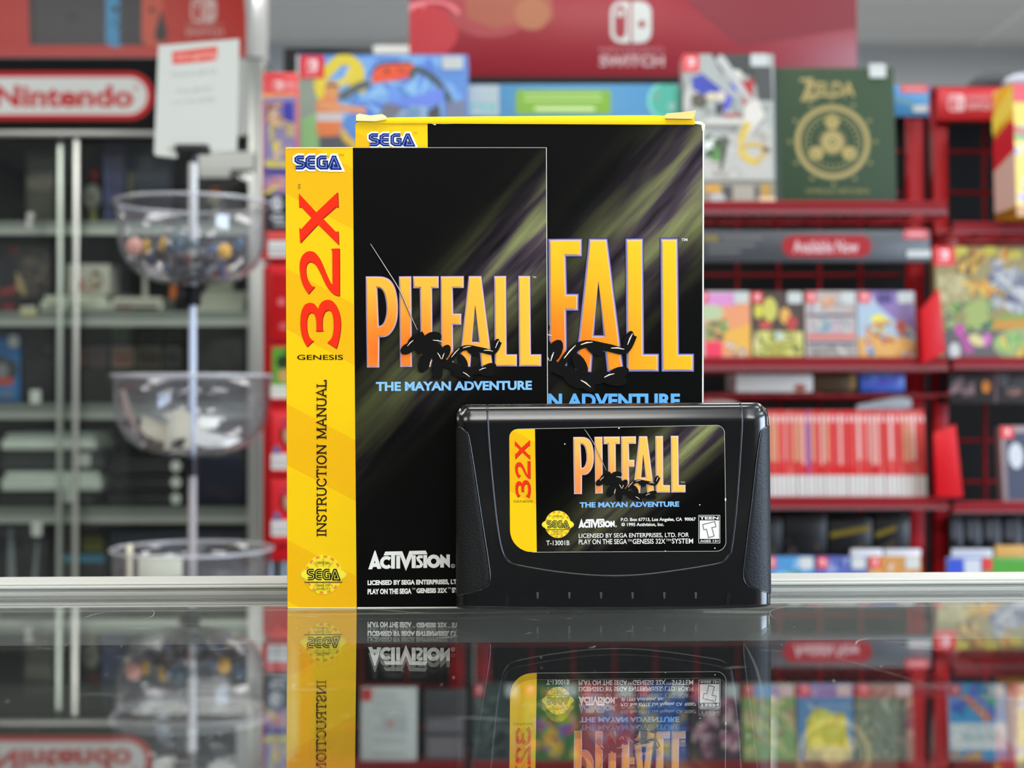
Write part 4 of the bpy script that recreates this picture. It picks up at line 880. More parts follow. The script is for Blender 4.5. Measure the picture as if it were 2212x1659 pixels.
cases([(1655, 1762, 'game case with a sea-blue cover top, just behind the cartridge above the rim', lambda f: row5(f, 1655, 1762, ['#4f8fc4', '#6fa4d0', '#5c9a5a', '#3f78b0', '#8ab8d8'], 1), 0), (1766, 1876, 'game case with a mid-blue cover and pale triangle, above the counter rim', lambda f: row5(f, 1766, 1876, ['#5a64a8', '#8a94c8', '#4a70a8', '#a8b0d0', '#3e5090'], 2), 0), (1880, 1994, 'game case with an orange-gold cover, next to the red uprights above the rim', lambda f: row5(f, 1880, 1994, ['#c98f50', '#e0a850', '#d8b070', '#b87840', '#cfc4b4'], 3), 0)], 1203, 1362, YR, 'cases peeking over the counter rim')
# -- row seen through the counter glass
def row6(f, x0, x1, cols, sd, n=16): f.R(x0, 1488, x1, 1652, cols[0]); f.N(n, sd, cols[1:], x0 + 2, 1500, x1 - 2, 1645, 8, 24)
def yl(f): row6(f, 1726, 1846, ['#5a86c0', '#7aa4d4', '#3e5a98', '#9ab8d8'], 4, 8); f.P([(1745, 1560), (1790, 1545), (1830, 1580), (1838, 1640), (1740, 1640)], '#e2cb2a'); f.N(10, 5, ['#e8d63a', '#d8b828', '#efe05a'], 1738, 1540, 1838, 1625, 10, 22); f.R(1738, 1622, 1842, 1650, '#d9c08a')
def sp_(f):
    f.R(2052, 1488, 2178, 1652, '#4fa0d0'); f.N(8, 6, ['#3a8ac4', '#57b0a0', '#7a6ad0', '#3f6ac0'], 2052, 1490, 2176, 1560, 12, 26); f.P([(2080, 1515), (2095, 1512), (2150, 1562), (2132, 1570)], '#d98a6a'); f.R(2054, 1572, 2176, 1628, '#e3e6e4'); f.T('Sports', 2080, 1592, 2156, 1614, '#6fb0a8', .01); f.T('SWITCH', 2095, 1580, 2140, 1587, '#9aa8b8'); f.N(8, 8, ['#e08a4a', '#4a9ac8', '#d8b060'], 2054, 1630, 2176, 1650, 8, 16)
def tx(f, x0, x1, s, cols, sd, c='#d6d6cf'): row6(f, x0, x1, cols, sd); f.T(s, x0 + 6, 1622, x1 - 6, 1644, c, .02) if s else None
G6 = 'face-out game cases seen through the counter glass'
cases([(1022, 1122, 'game case with a stormy grey cover, low row seen through the glass', lambda f: row6(f, 1022, 1122, ['#3e4a48', '#56625e', '#2e3634', '#6a7470'], 11), 0), (1130, 1250, 'game case with a busy green and yellow cover, low row seen through the glass', lambda f: row6(f, 1130, 1250, ['#4a7a4a', '#7fae3a', '#d9c83a', '#c84a6a', '#4a6ac0', '#e0a04a'], 12, 26), 0), (1256, 1372, 'game case with a red and pale violet cover, low row seen through the glass', lambda f: row6(f, 1256, 1372, ['#a85058', '#c8383a', '#a89ac0', '#d9b0a0', '#6a5a90'], 13), 0), (1380, 1484, 'game case with a deep blue cover, low row seen through the glass', lambda f: row6(f, 1380, 1484, ['#3a5a9a', '#4a7ac0', '#2f4478', '#c0a850'], 14), 0), (1494, 1600, 'game case with a dark cover and rosy shapes, low row seen through the glass', lambda f: row6(f, 1494, 1600, ['#4a3e44', '#c09aa0', '#7a5a64', '#d0b8b0', '#a85a80'], 15), 0), (1606, 1720, 'game case with a meadow-green and sky cover, low row seen through the glass', lambda f: (row6(f, 1606, 1720, ['#8fa86a', '#b9c060', '#6f8a50', '#d9cfa0', '#c08a70'], 16), f.R(1630, 1490, 1690, 1518, '#8ab0d8')), 0), (1726, 1846, 'game case with a bright yellow shape on blue, low row seen through the glass', yl, 0), (1854, 1976, 'game case with a mottled grey-brown cover, low row seen through the glass', lambda f: row6(f, 1854, 1976, ['#7f7c6c', '#9a9684', '#5c5a4c', '#b9b49a', '#6a4a5a'], 18), 0), (2052, 2178, 'game case with a blue cover and white name panel, low row of the end bay', sp_, 0), (2184, 2300, 'game case with a dusky pink cover, low row of the end bay', lambda f: row6(f, 2184, 2300, ['#b9a0a0', '#c8b0b0', '#8a7078', '#d8c8c4'], 20), 0)], 1488, 1652, YR, G6)
f = Flat(); f.R(780, 1498, 802, 1524, '#d84a4a'); 
for y in (1512, 1528, 1546, 1580, 1606, 1636): f.R(806, y, 806 + (70 if y % 3 else 52), y + 4, '#b4b8b4')
f.R(822, 1556, 878, 1592, '#c9cdc9'); f.R(834, 1566, 852, 1580, '#d9a8a0')
item('white_package', 'white blister package with grey text, low behind the manual, seen through the glass', 'package', (778, 1496, 900, 1652), YR, .02, '#dfe0da', f, 4)
item('dark_package', 'dark package with grey panels beside the white one, seen through the glass', 'package', (915, 1500, 1006, 1652), YR, .02, '#4c4a4c', Flat().R(922, 1560, 1000, 1590, '#7a7478').R(922, 1600, 1000, 1645, '#80787c'), 4)
# -- end bay
def jungle(f):
    f.R(2026, 532, 2330, 775, '#94875a'); f.N(16, 31, ['#c9a040', '#8a6a34', '#d9b050', '#6a5030', '#c87a34'], 2070, 535, 2200, 640, 12, 30); f.N(12, 33, ['#bdb488', '#ab9e70', '#968c5c'], 2030, 590, 2100, 680, 12, 26)
    for x, y in ((2082, 540), (2145, 540), (2200, 548)): f.E(x, y, 16, 10, '#c4b648')
    f.N(20, 34, ['#8f929a', '#6f7280', '#b0b2b4', '#5c5a78', '#a2a4a6', '#c4c4c2'], 2140, 560, 2330, 690, 14, 30); f.N(14, 35, ['#64843c', '#7f9a4a', '#4a6a44', '#a2ac7a', '#3c5a64'], 2045, 650, 2150, 715, 10, 24)
    f.P([(2090, 660), (2130, 640), (2140, 690), (2110, 710), (2085, 700)], '#9aa862'); f.P([(2150, 690), (2330, 670), (2330, 712), (2145, 712)], '#c08a3a'); f.P([(2160, 682), (2330, 664), (2330, 680), (2160, 692)], '#7a9a4a')
    f.R(2040, 715, 2330, 775, '#5c5a5c'); f.E(2074, 712, 11, 15, '#b8549a'); f.P([(2072, 725), (2090, 722), (2105, 762), (2085, 765)], '#a8508e'); f.E(2130, 735, 10, 16, '#c86ab0', 30); f.E(2110, 735, 18, 12, '#d0c48a', 30); f.E(2220, 745, 75, 38, '#98a26e'); f.N(8, 36, ['#7aa85a', '#5f9070', '#9ac06a', '#e0b83a'], 2150, 720, 2330, 772, 10, 22); f.E(2062, 758, 12, 18, '#c9c9c6')
f = Flat(); jungle(f)
item('game_carton', 'large game carton with a busy jungle-coloured cover on the end rack bay', 'game box', (2024, 530, 2330, 776), YR, .03, '#8a7a50', f, 5, bdg=(2022, 530, 2068, 573))
f = Flat(); f.T('NINTENDO SWITCH', 2080, 513, 2200, 524, '#d88a8c'); logo(f, 2058, 519, 22, '#d88a8c', '#a8141e')
item('shelf_sign', 'dull red strip sign with a pale emblem above the jungle-coloured carton', 'sign', (2020, 494, 2330, 530), YU - .03, .008, '#a8141e', f)
def face3(name, label, cat, c, cols, prints): pass
# tall yellow box turned three-quarter: side face and front
p0 = at(2150, 478, YR - .02); p1 = at(2196, 486, YR - .09); z1 = at(2180, 188, YR - .06).z; z0 = p0.z
b = B(); dx = .22; fx, fy = p1.x + dx, p1.y + .05
b.hexa([(p0.x, p0.y, z0), (p1.x, p1.y, z0), (fx, fy, z0), (p0.x + dx, p0.y + .06, z0), (p0.x - .004, p0.y, z1), (p1.x - .006, p1.y, z1), (fx, fy, z1), (p0.x + dx, p0.y + .06, z1)], '#e2a81c')
o = b.build('tall_carton', GLOSSY, bevel=.0015); tag(o, 'tall yellow and red carton turned sideways on the end rack bay', 'game box')
def sidemap(A, C, z0, z1, sh=0.0):
    n = Vector((C.y - A.y, -(C.x - A.x), 0)).normalized()
    return lambda u, v, e=0.0: Vector((A.x + (C.x - A.x) * u - sh * v, A.y + (C.y - A.y) * u, z0 + (z1 - z0) * v)) + n * e
q = Flat(); q.P([(0, .62), (1, .76), (1, .50), (0, .38)], '#c42430'); q.P([(0, .38), (1, .50), (1, .08), (0, .05)], '#d0aca0'); q.R(0, 0, 1, .06, '#8a5a18'); q.P([(0, .80), (1, .98), (1, .80), (0, .66)], '#f0d24a'); q.build('side_print', GLOSSY, sidemap(Vector((p0.x, p0.y, 0)), Vector((p1.x, p1.y, 0)), z0, z1, .005), o, base=.0006)
q = Flat(); q.R(0, .0, 1, 1, '#e2c23a'); q.N(30, 41, ['#e8d040', '#9ab8d0', '#c84a3a', '#7a9a5a', '#b0a0c0', '#f0e080'], 0, .1, 1, .8, .04, .12); q.R(0, .86, .3, 1, '#d8323a'); q.R(0, 0, 1, .08, '#b87a1a'); q.build('cover_print', GLOSSY, sidemap(Vector((p1.x, p1.y, 0)), Vector((fx, fy, 0)), z0, z1, .006), o, base=.0006)
# red divider plates between the bays
def plate(label, pts, Y, dx, dep):
    b = B(); P0 = [at(x, y, Y) for x, y in pts]; n = len(P0); bk = [p + Vector((dx, dep, 0)) for p in P0]
    b.face(P0[::-1], '#d0101c'); b.face(bk, '#d0101c')
    for i in range(n): j = (i + 1) % n; b.face([P0[i], P0[j], bk[j], bk[i]], '#d0101c')
    tag(b.build('divider_plate', REDP, bevel=.001), label, 'shelf divider', 'red divider plates between the bays')
plate('slanted red divider plate beside the jungle-coloured carton', [(1992, 672), (2030, 625), (2043, 760), (1994, 788)], YR - .03, -.004, .006)
plate('upright red divider plate beside the row of red cases', [(2016, 935), (2062, 918), (2078, 1074), (2022, 1074)], YR - .04, .004, .006)
f = Flat(); f.N(6, 51, ['#7a6068', '#5c4a50', '#8a7070'], 2052, 808, 2105, 862, 8, 18); f.E(2130, 835, 9, 14, '#d8802a'); f.R(2150, 800, 2153, 870, '#8a6a70'); f.N(5, 52, ['#4a484a', '#a86a4a', '#5a585a'], 2156, 806, 2330, 862, 8, 20)
item('picture_carton', 'dark picture carton with an orange flame, below the jungle-coloured one', 'carton', (2050, 806, 2330, 872), YR + .03, .07, '#34302f', f)
for k, (x0, x1) in enumerate(((2052, 2082), (2086, 2122), (2126, 2164), (2168, 2210), (2214, 2260))):
    f = Flat(); f.T(['SF', 'NBA', 'FIFA', 'NHL', 'UFC'][k], x0 + 6, 1140, x1 - 6, 1150, '#8a8a90', rot=0) if False else f.R(x0 + 5, 1125, x1 - 5, 1165, '#55565c')
    item('dark_case', ['black case at the inner end of the dim row in the end bay', 'second black case from the red upright in the end bay', 'middle black case of the dim row in the end bay', 'fourth black case from the red upright in the end bay', 'black case cut by the picture edge in the end bay'][k], 'game case', (x0, 1112, x1, 1230), YR + .07, .02, '#1a1b1f', f, 3, group='black cases in the end bay')
f = Flat(); f.R(2178, 935, 2330, 1080, '#3e4458'); f.E(2200, 985, 16, 28, '#c9ccd0')
item('boxed_game', 'blue-grey game box with a pale rim, leaning low in the end bay', 'game box', (2168, 920, 2330, 1088), YR - .01, .03, '#9a8a8c', f, 8, bdg=(2168, 922, 2196, 948))
f = Flat(); f.R(2052, 1210, 2086, 1245, '#3a50c0'); f.R(2088, 1210, 2124, 1245, '#c9ccd4')
item('game_case', 'game case with a blue and silver cover top, end bay above the rim', 'game case', (2050, 1205, 2126, 1362), YR, .011, '#7a86b8', f, 6, group='cases peeking over the counter rim')
f = Flat(); f.R(2150, 1212, 2330, 1245, '#4f9a34'); f.R(2128, 1207, 2148, 1235, '#d83a40')
item('game_case', 'game case with a green cover top, end bay above the rim', 'game case', (2128, 1205, 2250, 1362), YR, .011, '#5c9a4a', f, 6, group='cases peeking over the counter rim')
item('white_packet', 'flat white packet standing behind the blue and green cases of the end bay', 'packet', (2056, 1186, 2145, 1300), YR + .035, .006, '#d4d6de', Flat().R(2060, 1190, 2140, 1198, '#c4c8d4'))
item('orange_packet', 'flat orange-gold packet behind the green case of the end bay', 'packet', (2150, 1178, 2260, 1300), YR + .035, .006, '#d9a860', Flat().N(5, 60, ['#e0b870', '#e8c890', '#c89848'], 2152, 1180, 2258, 1240, 8, 16))
# -- on top of the rack hidden by the manual
f = Flat(); f.R(640, 118, 1008, 412, '#5f8fd0'); f.N(16, 71, ['#7fb0e0', '#5a80d0', '#8fc0e4', '#6f9ae0', '#7aa8dc'], 690, 122, 1006, 250, 20, 50); f.P([(640, 150), (670, 150), (720, 250), (700, 412), (640, 412)], '#8f9a8a'); f.P([(650, 260), (690, 240), (690, 330), (652, 330)], '#8fb87a')
f.S(spline([(700, 215), (690, 180), (712, 150), (740, 128), (768, 140), (775, 165), (765, 185), (790, 190)]), 24, '#e4cc3c'); f.S(spline([(760, 150), (745, 175), (715, 185), (690, 178)]), 14, '#ecd24a')
f.E(716, 197, 16, 24, '#dd9a5c'); f.S([(704, 184), (732, 186)], 6, '#5c5a4a'); f.P([(682, 222), (700, 206), (730, 216), (738, 262), (684, 262)], '#e08a58'); f.S(spline([(690, 225), (740, 234), (790, 240)]), 15, '#e09a68'); f.R(684, 244, 742, 262, '#c9c6c4'); f.P([(682, 262), (738, 262), (732, 296), (686, 294)], '#e8834e'); f.P([(690, 296), (760, 292), (770, 412), (690, 412)], '#5c5c60'); f.P([(735, 270), (760, 300), (790, 320), (770, 330), (738, 300)], '#e0b84a')
f.S(spline([(735, 212), (770, 190), (800, 180)]), 18, '#5e6664'); f.P([(802, 172), (812, 143), (850, 136), (890, 137), (897, 150), (885, 168), (850, 174), (805, 180)], '#ee5a34'); f.S(spline([(806, 150), (830, 138), (890, 136)]), 5, '#3c3c3e'); f.E(836, 154, 5, 5, '#4a2a22'); f.E(868, 153, 12, 5, '#c8442a', 20); f.S(spline([(888, 168), (900, 150), (940, 172), (970, 215), (980, 260)]), 13, '#48524e'); f.P([(830, 225), (960, 190), (958, 222), (930, 232), (870, 230)], '#6f8ade'); f.P([(835, 222), (870, 232), (850, 262), (818, 250)], '#77767c'); f.P([(925, 238), (950, 225), (960, 412), (905, 412), (922, 260)], '#4c4c50'); f.P([(965, 222), (1005, 215), (1008, 412), (960, 412)], '#7a8098'); f.N(8, 73, ['#c9c8cc', '#7a9ab8', '#8a84c8', '#6fa0b0'], 850, 230, 930, 268, 8, 16)
f.R(640, 118, 646, 412, '#b4c0b8')
item('sport_carton', 'wide blue carton picturing an orange handset on a grey hoop, behind the manual', 'game box', (640, 118, 1010, 412), YR, .08, '#5a7ab8', f, 0, bdg=(648, 120, 700, 170), stk=(955, 122, 1000, 150))
f = Flat(); f.R(1008, 184, 1078, 250, '#b4bcbc'); f.T('rts', 1016, 218, 1072, 242, '#6fbcb4', .02); f.R(1020, 200, 1070, 206, '#a8c4c4'); f.P(rrect(1114, 194, 1320, 247, 7), '#82b038'); 
for y in (202, 214): f.R(1132, y, 1300, y + 4, '#c4e08a')
f.R(1155, 231, 1285, 239, '#d8eaa8'); f.P(ell(1440, 218, 42, 42, 0, 26), '#7fd0c0'); f.P(ell(1442, 218, 36, 38, 0, 26), '#52b098'); f.E(1418, 208, 6, 6, '#8a9a8a'); f.E(1452, 230, 8, 8, '#9ac0b0')
item('blue_carton', 'long light blue carton with a green panel, lying under the big red sign', 'game box', (1012, 182, 1470, 438), YR + .025, .075, '#4a88b0', f)
# -- large red sign and black screen behind the racks
f = Flat()
for a, e_ in ((905, 60), (1060, 30)): pass
f.P(ell(915, 70, 75, 60, 0, 30), '#a21a26'); f.P(ell(1060, 20, 95, 62, 0, 26), '#8e2a30'); f.P([(1000, -40), (1190, -40), (1195, 40), (1160, 66), (1120, 50), (1070, 62), (1010, 40)], '#8f4630'); f.P(ell(1150, 30, 38, 36, 0, 20), '#985a3a'); f.P([(1480, 0), (1850, -60), (1850, 60), (1600, 100)], '#76202b')
f.S(ell(935, 45, 60, 42, 0, 14, 20, 150), 8, '#d06a70'); f.S(ell(900, 20, 18, 12, 0, 8, 20, 160), 4, '#d8888c')
logo(f, 1363, 48, 90, '#b9bcb6', '#8a222c'); f.T('NINTENDO', 1295, 103, 1434, 113, '#a86a70', .01); f.T('SWITCH', 1295, 120, 1434, 144, '#b89a9a', .03)
item('hanging_sign', 'very large red sign with a white two-part emblem behind the racks', 'sign', (884, -90, 1852, 166), 3.0, .03, '#8a222c', f)
item('sign_ledge', 'long black bar along the foot of the very large red sign', 'rail', (884, 166, 1852, 186), 2.995, .05, '#151516', None, mat=MATTE)
b = B(); c0 = at(1000, 186, 3.0); c1 = at(1700, 186, 3.0)
for c in (c0, c1): b.box((c.x - .02, 3.0, 0), (c.x + .02, 3.04, c0.z), '#1b1b1c')
tag(b.build('sign_stand', MATTE), 'black two-legged stand holding up the very large red sign', 'stand')
o, ff = item('wall_screen', 'black-framed screen standing behind the blue sport carton', 'screen', (612, 104, 910, 330), 3.3, .05, '#0c0c0e', Flat().R(640, 128, 905, 320, '#17191c'), 0, part='display')
b = B(); p = at(760, 330, 3.32); b.box((p.x - .03, 3.32, 0), (p.x + .03, 3.36, p.z), '#1b1b1c'); b.box((p.x - .25, 3.2, 0), (p.x + .25, 3.5, .02), '#1b1b1c'); b.build('stand', MATTE, o)
item('white_tag', 'small white tag sticking up from the black-framed screen', 'tag', (806, 98, 884, 118), 3.27, .01, '#e0e2df', None, mat=PAPER)
tb = at(0, 204, YU).z + .0121
t = thing('carry_bag', 'rounded dark grey carry bag with a pale front panel atop the end bay', 'bag', (at(2160, 0, 2.8).x, 2.8, tb))
b = B(); p = at(2165, 185, 2.8); b.ball((p.x, 2.78, tb + .032), (.075, .08, .032), '#4c5054'); b.build('bag_body', MATTE, t); b = B(); b.ball((p.x + .01, 2.735, tb + .028), (.05, .045, .022), '#aeb2bd'); b.build('front_panel', PLAST, t)
# ================================================================ glass cabinet on the left wall side
YC = 4.30
ALU = '#b7bab4'
SHELVES = [(478, 506), (672, 704), (872, 905), (1096, 1130), (1330, 1362)]
cx0, cx1 = at(-420, 0, YC).x, at(568, 0, YC).x
hz0, hz1 = at(0, 283, YC).z, at(0, 127, YC).z
t = thing('display_cabinet', 'tall glass-fronted display cabinet full of consoles, under the red-and-white lit sign', 'display cabinet', ((cx0 + cx1) / 2, YC, 0))
CD = .52
b = B(); b.box((cx0, YC, 0), (cx1, YC + CD, .25), '#8d8f8c'); b.build('plinth', METAL, t)
pw = at(568, 0, YC).x - at(537, 0, YC).x
for a, c in ((cx1 - pw, cx1), (cx0, cx0 + pw)):
    b = B(); b.box((a, YC, .2505), (c, YC + .04, hz1), '#bcbfba'); b.build('corner_post', METAL, t, bevel=.002)
b = B(); b.box((cx0, YC + CD - .01, .25), (cx1, YC + CD, hz1), '#1d1f1e'); b.build('back_board', MATTE, t)
b = B(); b.box((cx0, YC + .05, .25), (cx0 + .008, YC + CD - .011, hz1), '#1d1f1e'); b.build('side_board', MATTE, t); b = B(); b.box((cx1 - .008, YC + .05, .25), (cx1, YC + CD - .011, hz1), '#232524'); b.build('side_board', MATTE, t)
hx = at(514, 0, YC).x
b = B(); b.box((cx0 + pw, YC - .004, hz0 + .002), (hx, YC + .10, hz1), '#0c0c0c'); b.build('header', MATTE, t)
b = B(); b.box((hx, YC - .003, hz0), (cx1 - pw, YC + .10, hz1), '#a4a8a6'); b.build('header_end', METAL, t); b = B(); b.box((cx0, YC, hz1 + .0003), (cx1, YC + CD, hz1 + .004), '#2a2b2b'); b.build('top_panel', METAL, t)
b = B(); b.box((cx0, YC - .008, at(0, 296, YC).z), (cx1 - pw, YC + .012, hz0), '#a3a5a0'); b.build('header_trim', METAL, t, bevel=.002)
b = B(); p = at(556, 127, YC); q = at(585, 160, YC); b.tube([p + Vector((0, .02, 0)), q + Vector((0, .02, 0))], .006, '#b9bcb8', 6); b.build('corner_brace', METAL, t)
CG = pane_mat('cabinet_glass', (.96, .985, .97, 1), .006); SG_ = pane_mat('shelf_glass', (.84, .91, .88, 1), .02)
for y0, y1 in SHELVES:
    z1_, z0_ = at(0, y0, YC + .06).z, at(0, y1, YC + .06).z; zm = z0_ + (z1_ - z0_) * .45
    b = B(); b.box((cx0 + pw, YC + .06, z0_), (cx1 - pw, YC + .075, zm), '#d2d5cc'); b.box((cx0 + pw, YC + .062, zm + .002), (cx1 - pw, YC + .072, z1_), '#969c95'); sf = b.build('shelf', METAL, t)
    b = B(); b.box((cx0 + .01, YC + .0755, zm - .006), (cx1 - .01, YC + CD - .012, zm), '#9fb5aa'); b.build('shelf_pane', SG_, sf)
zt_ = at(0, 297, YC).z
for a, c, y, nm in ((cx0 + pw, at(166, 0, YC + .012).x, .012, 'left'), (at(130, 0, YC + .03).x, cx1 - pw, .034, 'right')):
    b = B(); k_ = .0 if nm == 'left' else .021; b.hexa([(a, YC + y, .2515), (c, YC + y - k_, .2515), (c, YC + y - k_ + .006, .2515), (a, YC + y + .006, .2515), (a, YC + y, zt_), (c, YC + y - k_, zt_), (c, YC + y - k_ + .006, zt_), (a, YC + y + .006, zt_)], '#ffffff'); dr = b.build('door', CG, t)
    ed = c if nm == 'left' else a
    b = B(); b.box((ed - .007, YC + y - .002, .2515), (ed + .007, YC + y + .008, zt_), '#e0e3dc'); b.build('door_stile', METAL, dr, bevel=.001)
b = B(); p = at(63, 478, YC - .01); b.ball(p + Vector((.004, 0, .014)), (.012, .012, .013), '#e6e8e2'); b.ball(p + Vector((0, 0, -.012)), (.010, .012, .016), '#e6e8e2'); b.tube([p, p + Vector((0, .02, 0))], .006, '#c9ccc6'); b.build('door_lock', METAL, t)
# lit sign on the header
f = Flat(); f.P(rrect(-330, 155, 332, 259, 51, 10), '#c9161f'); f.P(rrect(-318, 167, 318, 247, 39, 10), '#e3e6e2'); f.T('Nintendo', -12, 184, 288, 232, '#c9161f', .035); f.T('®', 289, 184, 300, 196, '#c9161f')
o, ff = slab('cabinet_sign', 'wide red-rimmed white pill-shaped sign on the black cabinet header', 'sign', (-332, 153, 334, 261), YC - .0075, .003, '#0c0c0c', 0, None, MATTE, 0)
f.build('sign_face', paint('lit_sign_face', .4, .3, emit=.10), ff.map, o, eps=.0002, base=.0004)
# red console carton standing on the cabinet
f = Flat(); f.R(-300, -60, 532, 123, '#d22c1e'); f.R(-300, 102, 532, 123, '#d83a34'); f.P([(64, -60), (228, -60), (232, 98), (66, 98)], '#403d40'); f.P([(60, -60), (76, -60), (78, 96), (64, 94)], '#262426'); f.T('S', 145, 32, 168, 48, '#2a282a'); f.R(140, 26, 172, 50, '#363438', 4)
f.P(rrect(228, -30, 276, 102, 18), '#3f9fd0'); f.R(258, -60, 312, 98, '#343236'); f.P(rrect(306, -30, 352, 99, 16), '#e05a3e'); f.P([(348, 20), (362, 70), (356, 90), (336, 88), (334, 72)], '#2a2624')
f.E(249, 20, 7, 7, '#1e2a38'); 
for x, y in ((252, 42), (244, 50), (262, 50), (254, 58)): f.E(x, y, 3.2, 3.2, '#1e3a50')
f.E(328, 22, 6, 6, '#4a2620'); f.E(300, 34, 6, 6, '#2a282c'); logo(f, 440, 22, 56, '#eec8c0', '#d84030'); f.T('NINTENDO', 402, 52, 482, 60, '#e8a89c'); f.T('SWITCH', 402, 64, 482, 77, '#ecc0b6', .02)
f.P([(524, -60), (534, -60), (552, 124), (540, 124)], '#d9dad6')
item('console_carton', 'large red carton picturing a grey console, standing on the display cabinet', 'carton', (-300, -60, 548, 125), YC + .06, .25, '#d8d8d6', f, 0)
o, ff = slab('card_mirror_image', 'added white sheet imitating the price card mirrored in the cabinet glass', 'mirror image', (428, 327, 548, 366), YC - .013, .002, '#e9ece6', 0, None, PAPER, .0005)  # mirror image of the price card in the door glass, built as a solid sheet
b = B(); z0 = at(0, 383, YC - .012).z; b.box((at(432, 0, YC).x, YC - .0129, z0), (at(500, 0, YC).x, YC - .0112, at(0, 366, YC - .012).z), '#d4d8d2'); b.build('mirror_image_tab', PAPER, o)
# ---- things in the cabinet
def shelf_z(k): return at(0, SHELVES[k][0], YC + .06).z
def citem(name, label, cat, rect, dep, col, art=None, Y=YC + .16, mat=None, group=None, bevel=.004, part='front_print'):
    return item(name, label, cat, rect, Y, dep, col, art, 0, group, None, None, mat or PLAST, bevel, part)
f = Flat(); f.R(62, 345, 112, 372, '#4a463c'); f.E(82, 395, 6, 6, '#3a362c'); f.P([(58, 385), (118, 385), (110, 412), (60, 408)], '#7a7666')
for x in (66, 74, 82, 90, 98): f.R(x, 418, x + 5, 462, '#5e5c50')
citem('grey_handheld', 'dim grey handheld console standing on the top cabinet shelf, behind the left door', 'handheld console', (55, 325, 118, 478), .05, '#57554a', f)
t2 = thing('toy_figure', 'small toy with a red cap and a pale oval body on the top cabinet shelf', 'toy', (at(201, 478, YC + .18).x, YC + .18, shelf_z(0)))
b = B(); p = at(201, 425, YC + .18); b.ball(p, (.026, .02, .038), '#9a9a8c'); b.ball(p + Vector((-.002, -.019, .0)), (.008, .004, .010), '#3a3a34'); b.build('toy_body', PLAST, t2)
b = B(); p = at(205, 378, YC + .18); b.ball(p, (.017, .016, .022), '#8a1414'); b.build('cap', PLAST, t2); b = B(); b.lathe([(.0, .012), (.022, .010), (.026, .0)], (p.x - .004, YC + .18, shelf_z(0)), '#8f8a40', 16); b.tube([(p.x - .003, YC + .18, shelf_z(0) + .01), at(201, 452, YC + .18)], .009, '#8f8a40'); b.build('toy_base', PLAST, t2)
f = Flat(); f.R(226, 310, 268, 470, '#3a3c6a'); f.S([(230, 470), (226, 330)], 4, '#6a7ac0'); f.N(5, 81, ['#4a4c80', '#2c2e50'], 228, 320, 266, 460, 8, 16)
citem('boxed_toy', 'dark blue boxed toy next to the toy figure with the red cap', 'box', (224, 302, 270, 478), .12, '#2c2f58', f)
f = Flat(); f.N(8, 82, ['#1c2c4c', '#24385c', '#16203a', '#3a3628'], 284, 318, 360, 465, 10, 26); f.P([(300, 335), (330, 330), (325, 430), (312, 430)], '#1a2a48'); f.R(276, 372, 284, 440, '#6a6238')
citem('boxed_game', 'deep navy box at the middle of the top cabinet shelf', 'box', (272, 305, 372, 478), .12, '#18223c', f)
f = Flat(); f.R(392, 320, 470, 460, '#2c2c2a'); f.R(470, 330, 512, 470, '#30241f')
citem('dark_box', 'dim brown-black box behind the sign pole on the top cabinet shelf', 'box', (380, 310, 530, 478), .10, '#262422', f, YC + .28)
t2 = thing('ball_figure', 'orange-and-cream round toy on the top cabinet shelf beside the pole', 'toy', (at(467, 478, YC + .14).x, YC + .14, shelf_z(0)))
b = B(); p = at(467, 425, YC + .14); r0 = .028; n = 14
b.grid([[p + Vector((r0 * math.sin(math.pi * j / n) * math.cos(math.pi * k / n), r0 * math.sin(math.pi * j / n) * math.sin(math.pi * k / n), r0 * math.cos(math.pi * j / n))) for k in range(2 * n)] for j in range(n + 1)], lambda i, j: '#e8742a' if j < 6 else '#ead9b8', 0, True, True); b.build('toy_ball', PLAST, t2)
b = B(); b.lathe([(0, .02), (.012, .02), (.02, 0)], (p.x, p.y, shelf_z(0)), '#c9b894', 14); b.tube([(p.x, p.y, shelf_z(0) + .02), (p.x, p.y, p.z - .026)], .006, '#c9b894'); b.build('toy_base', PLAST, t2)
# shelf two
f = Flat(); f.N(12, 83, ['#4a4038', '#6a5a50', '#3a3a40', '#7a6a5a', '#5a4a3a'], 44, 540, 104, 640, 8, 18); f.P([(0, 560), (42, 560), (42, 630), (0, 620)], '#22242c'); f.P([(34, 585), (46, 600), (58, 640), (36, 625)], '#b9a070'); f.P([(0, 625), (36, 615), (32, 635), (0, 640)], '#9a3038'); f.E(30, 540, 10, 9, '#7a241c')
citem('picture_box', 'dark picture box with red and tan patches, left on the second cabinet shelf', 'box', (-40, 525, 110, 652), .1, '#34302e', f)
f = Flat(); f.E(18, 662, 14, 8, '#8a1e1e')
citem('red_gadget', 'small red-and-black gadget lying before the dark picture box', 'gadget', (-10, 653, 34, 672), .05, '#2a1414', f, YC + .10)
citem('cream_tag', 'small cream tag on the front edge of the second cabinet shelf', 'tag', (44, 661, 78, 683), .004, '#d6cf9a', Flat().R(46, 662, 76, 669, '#c9c9c0'), YC + .055, PAPER, bevel=.0004)
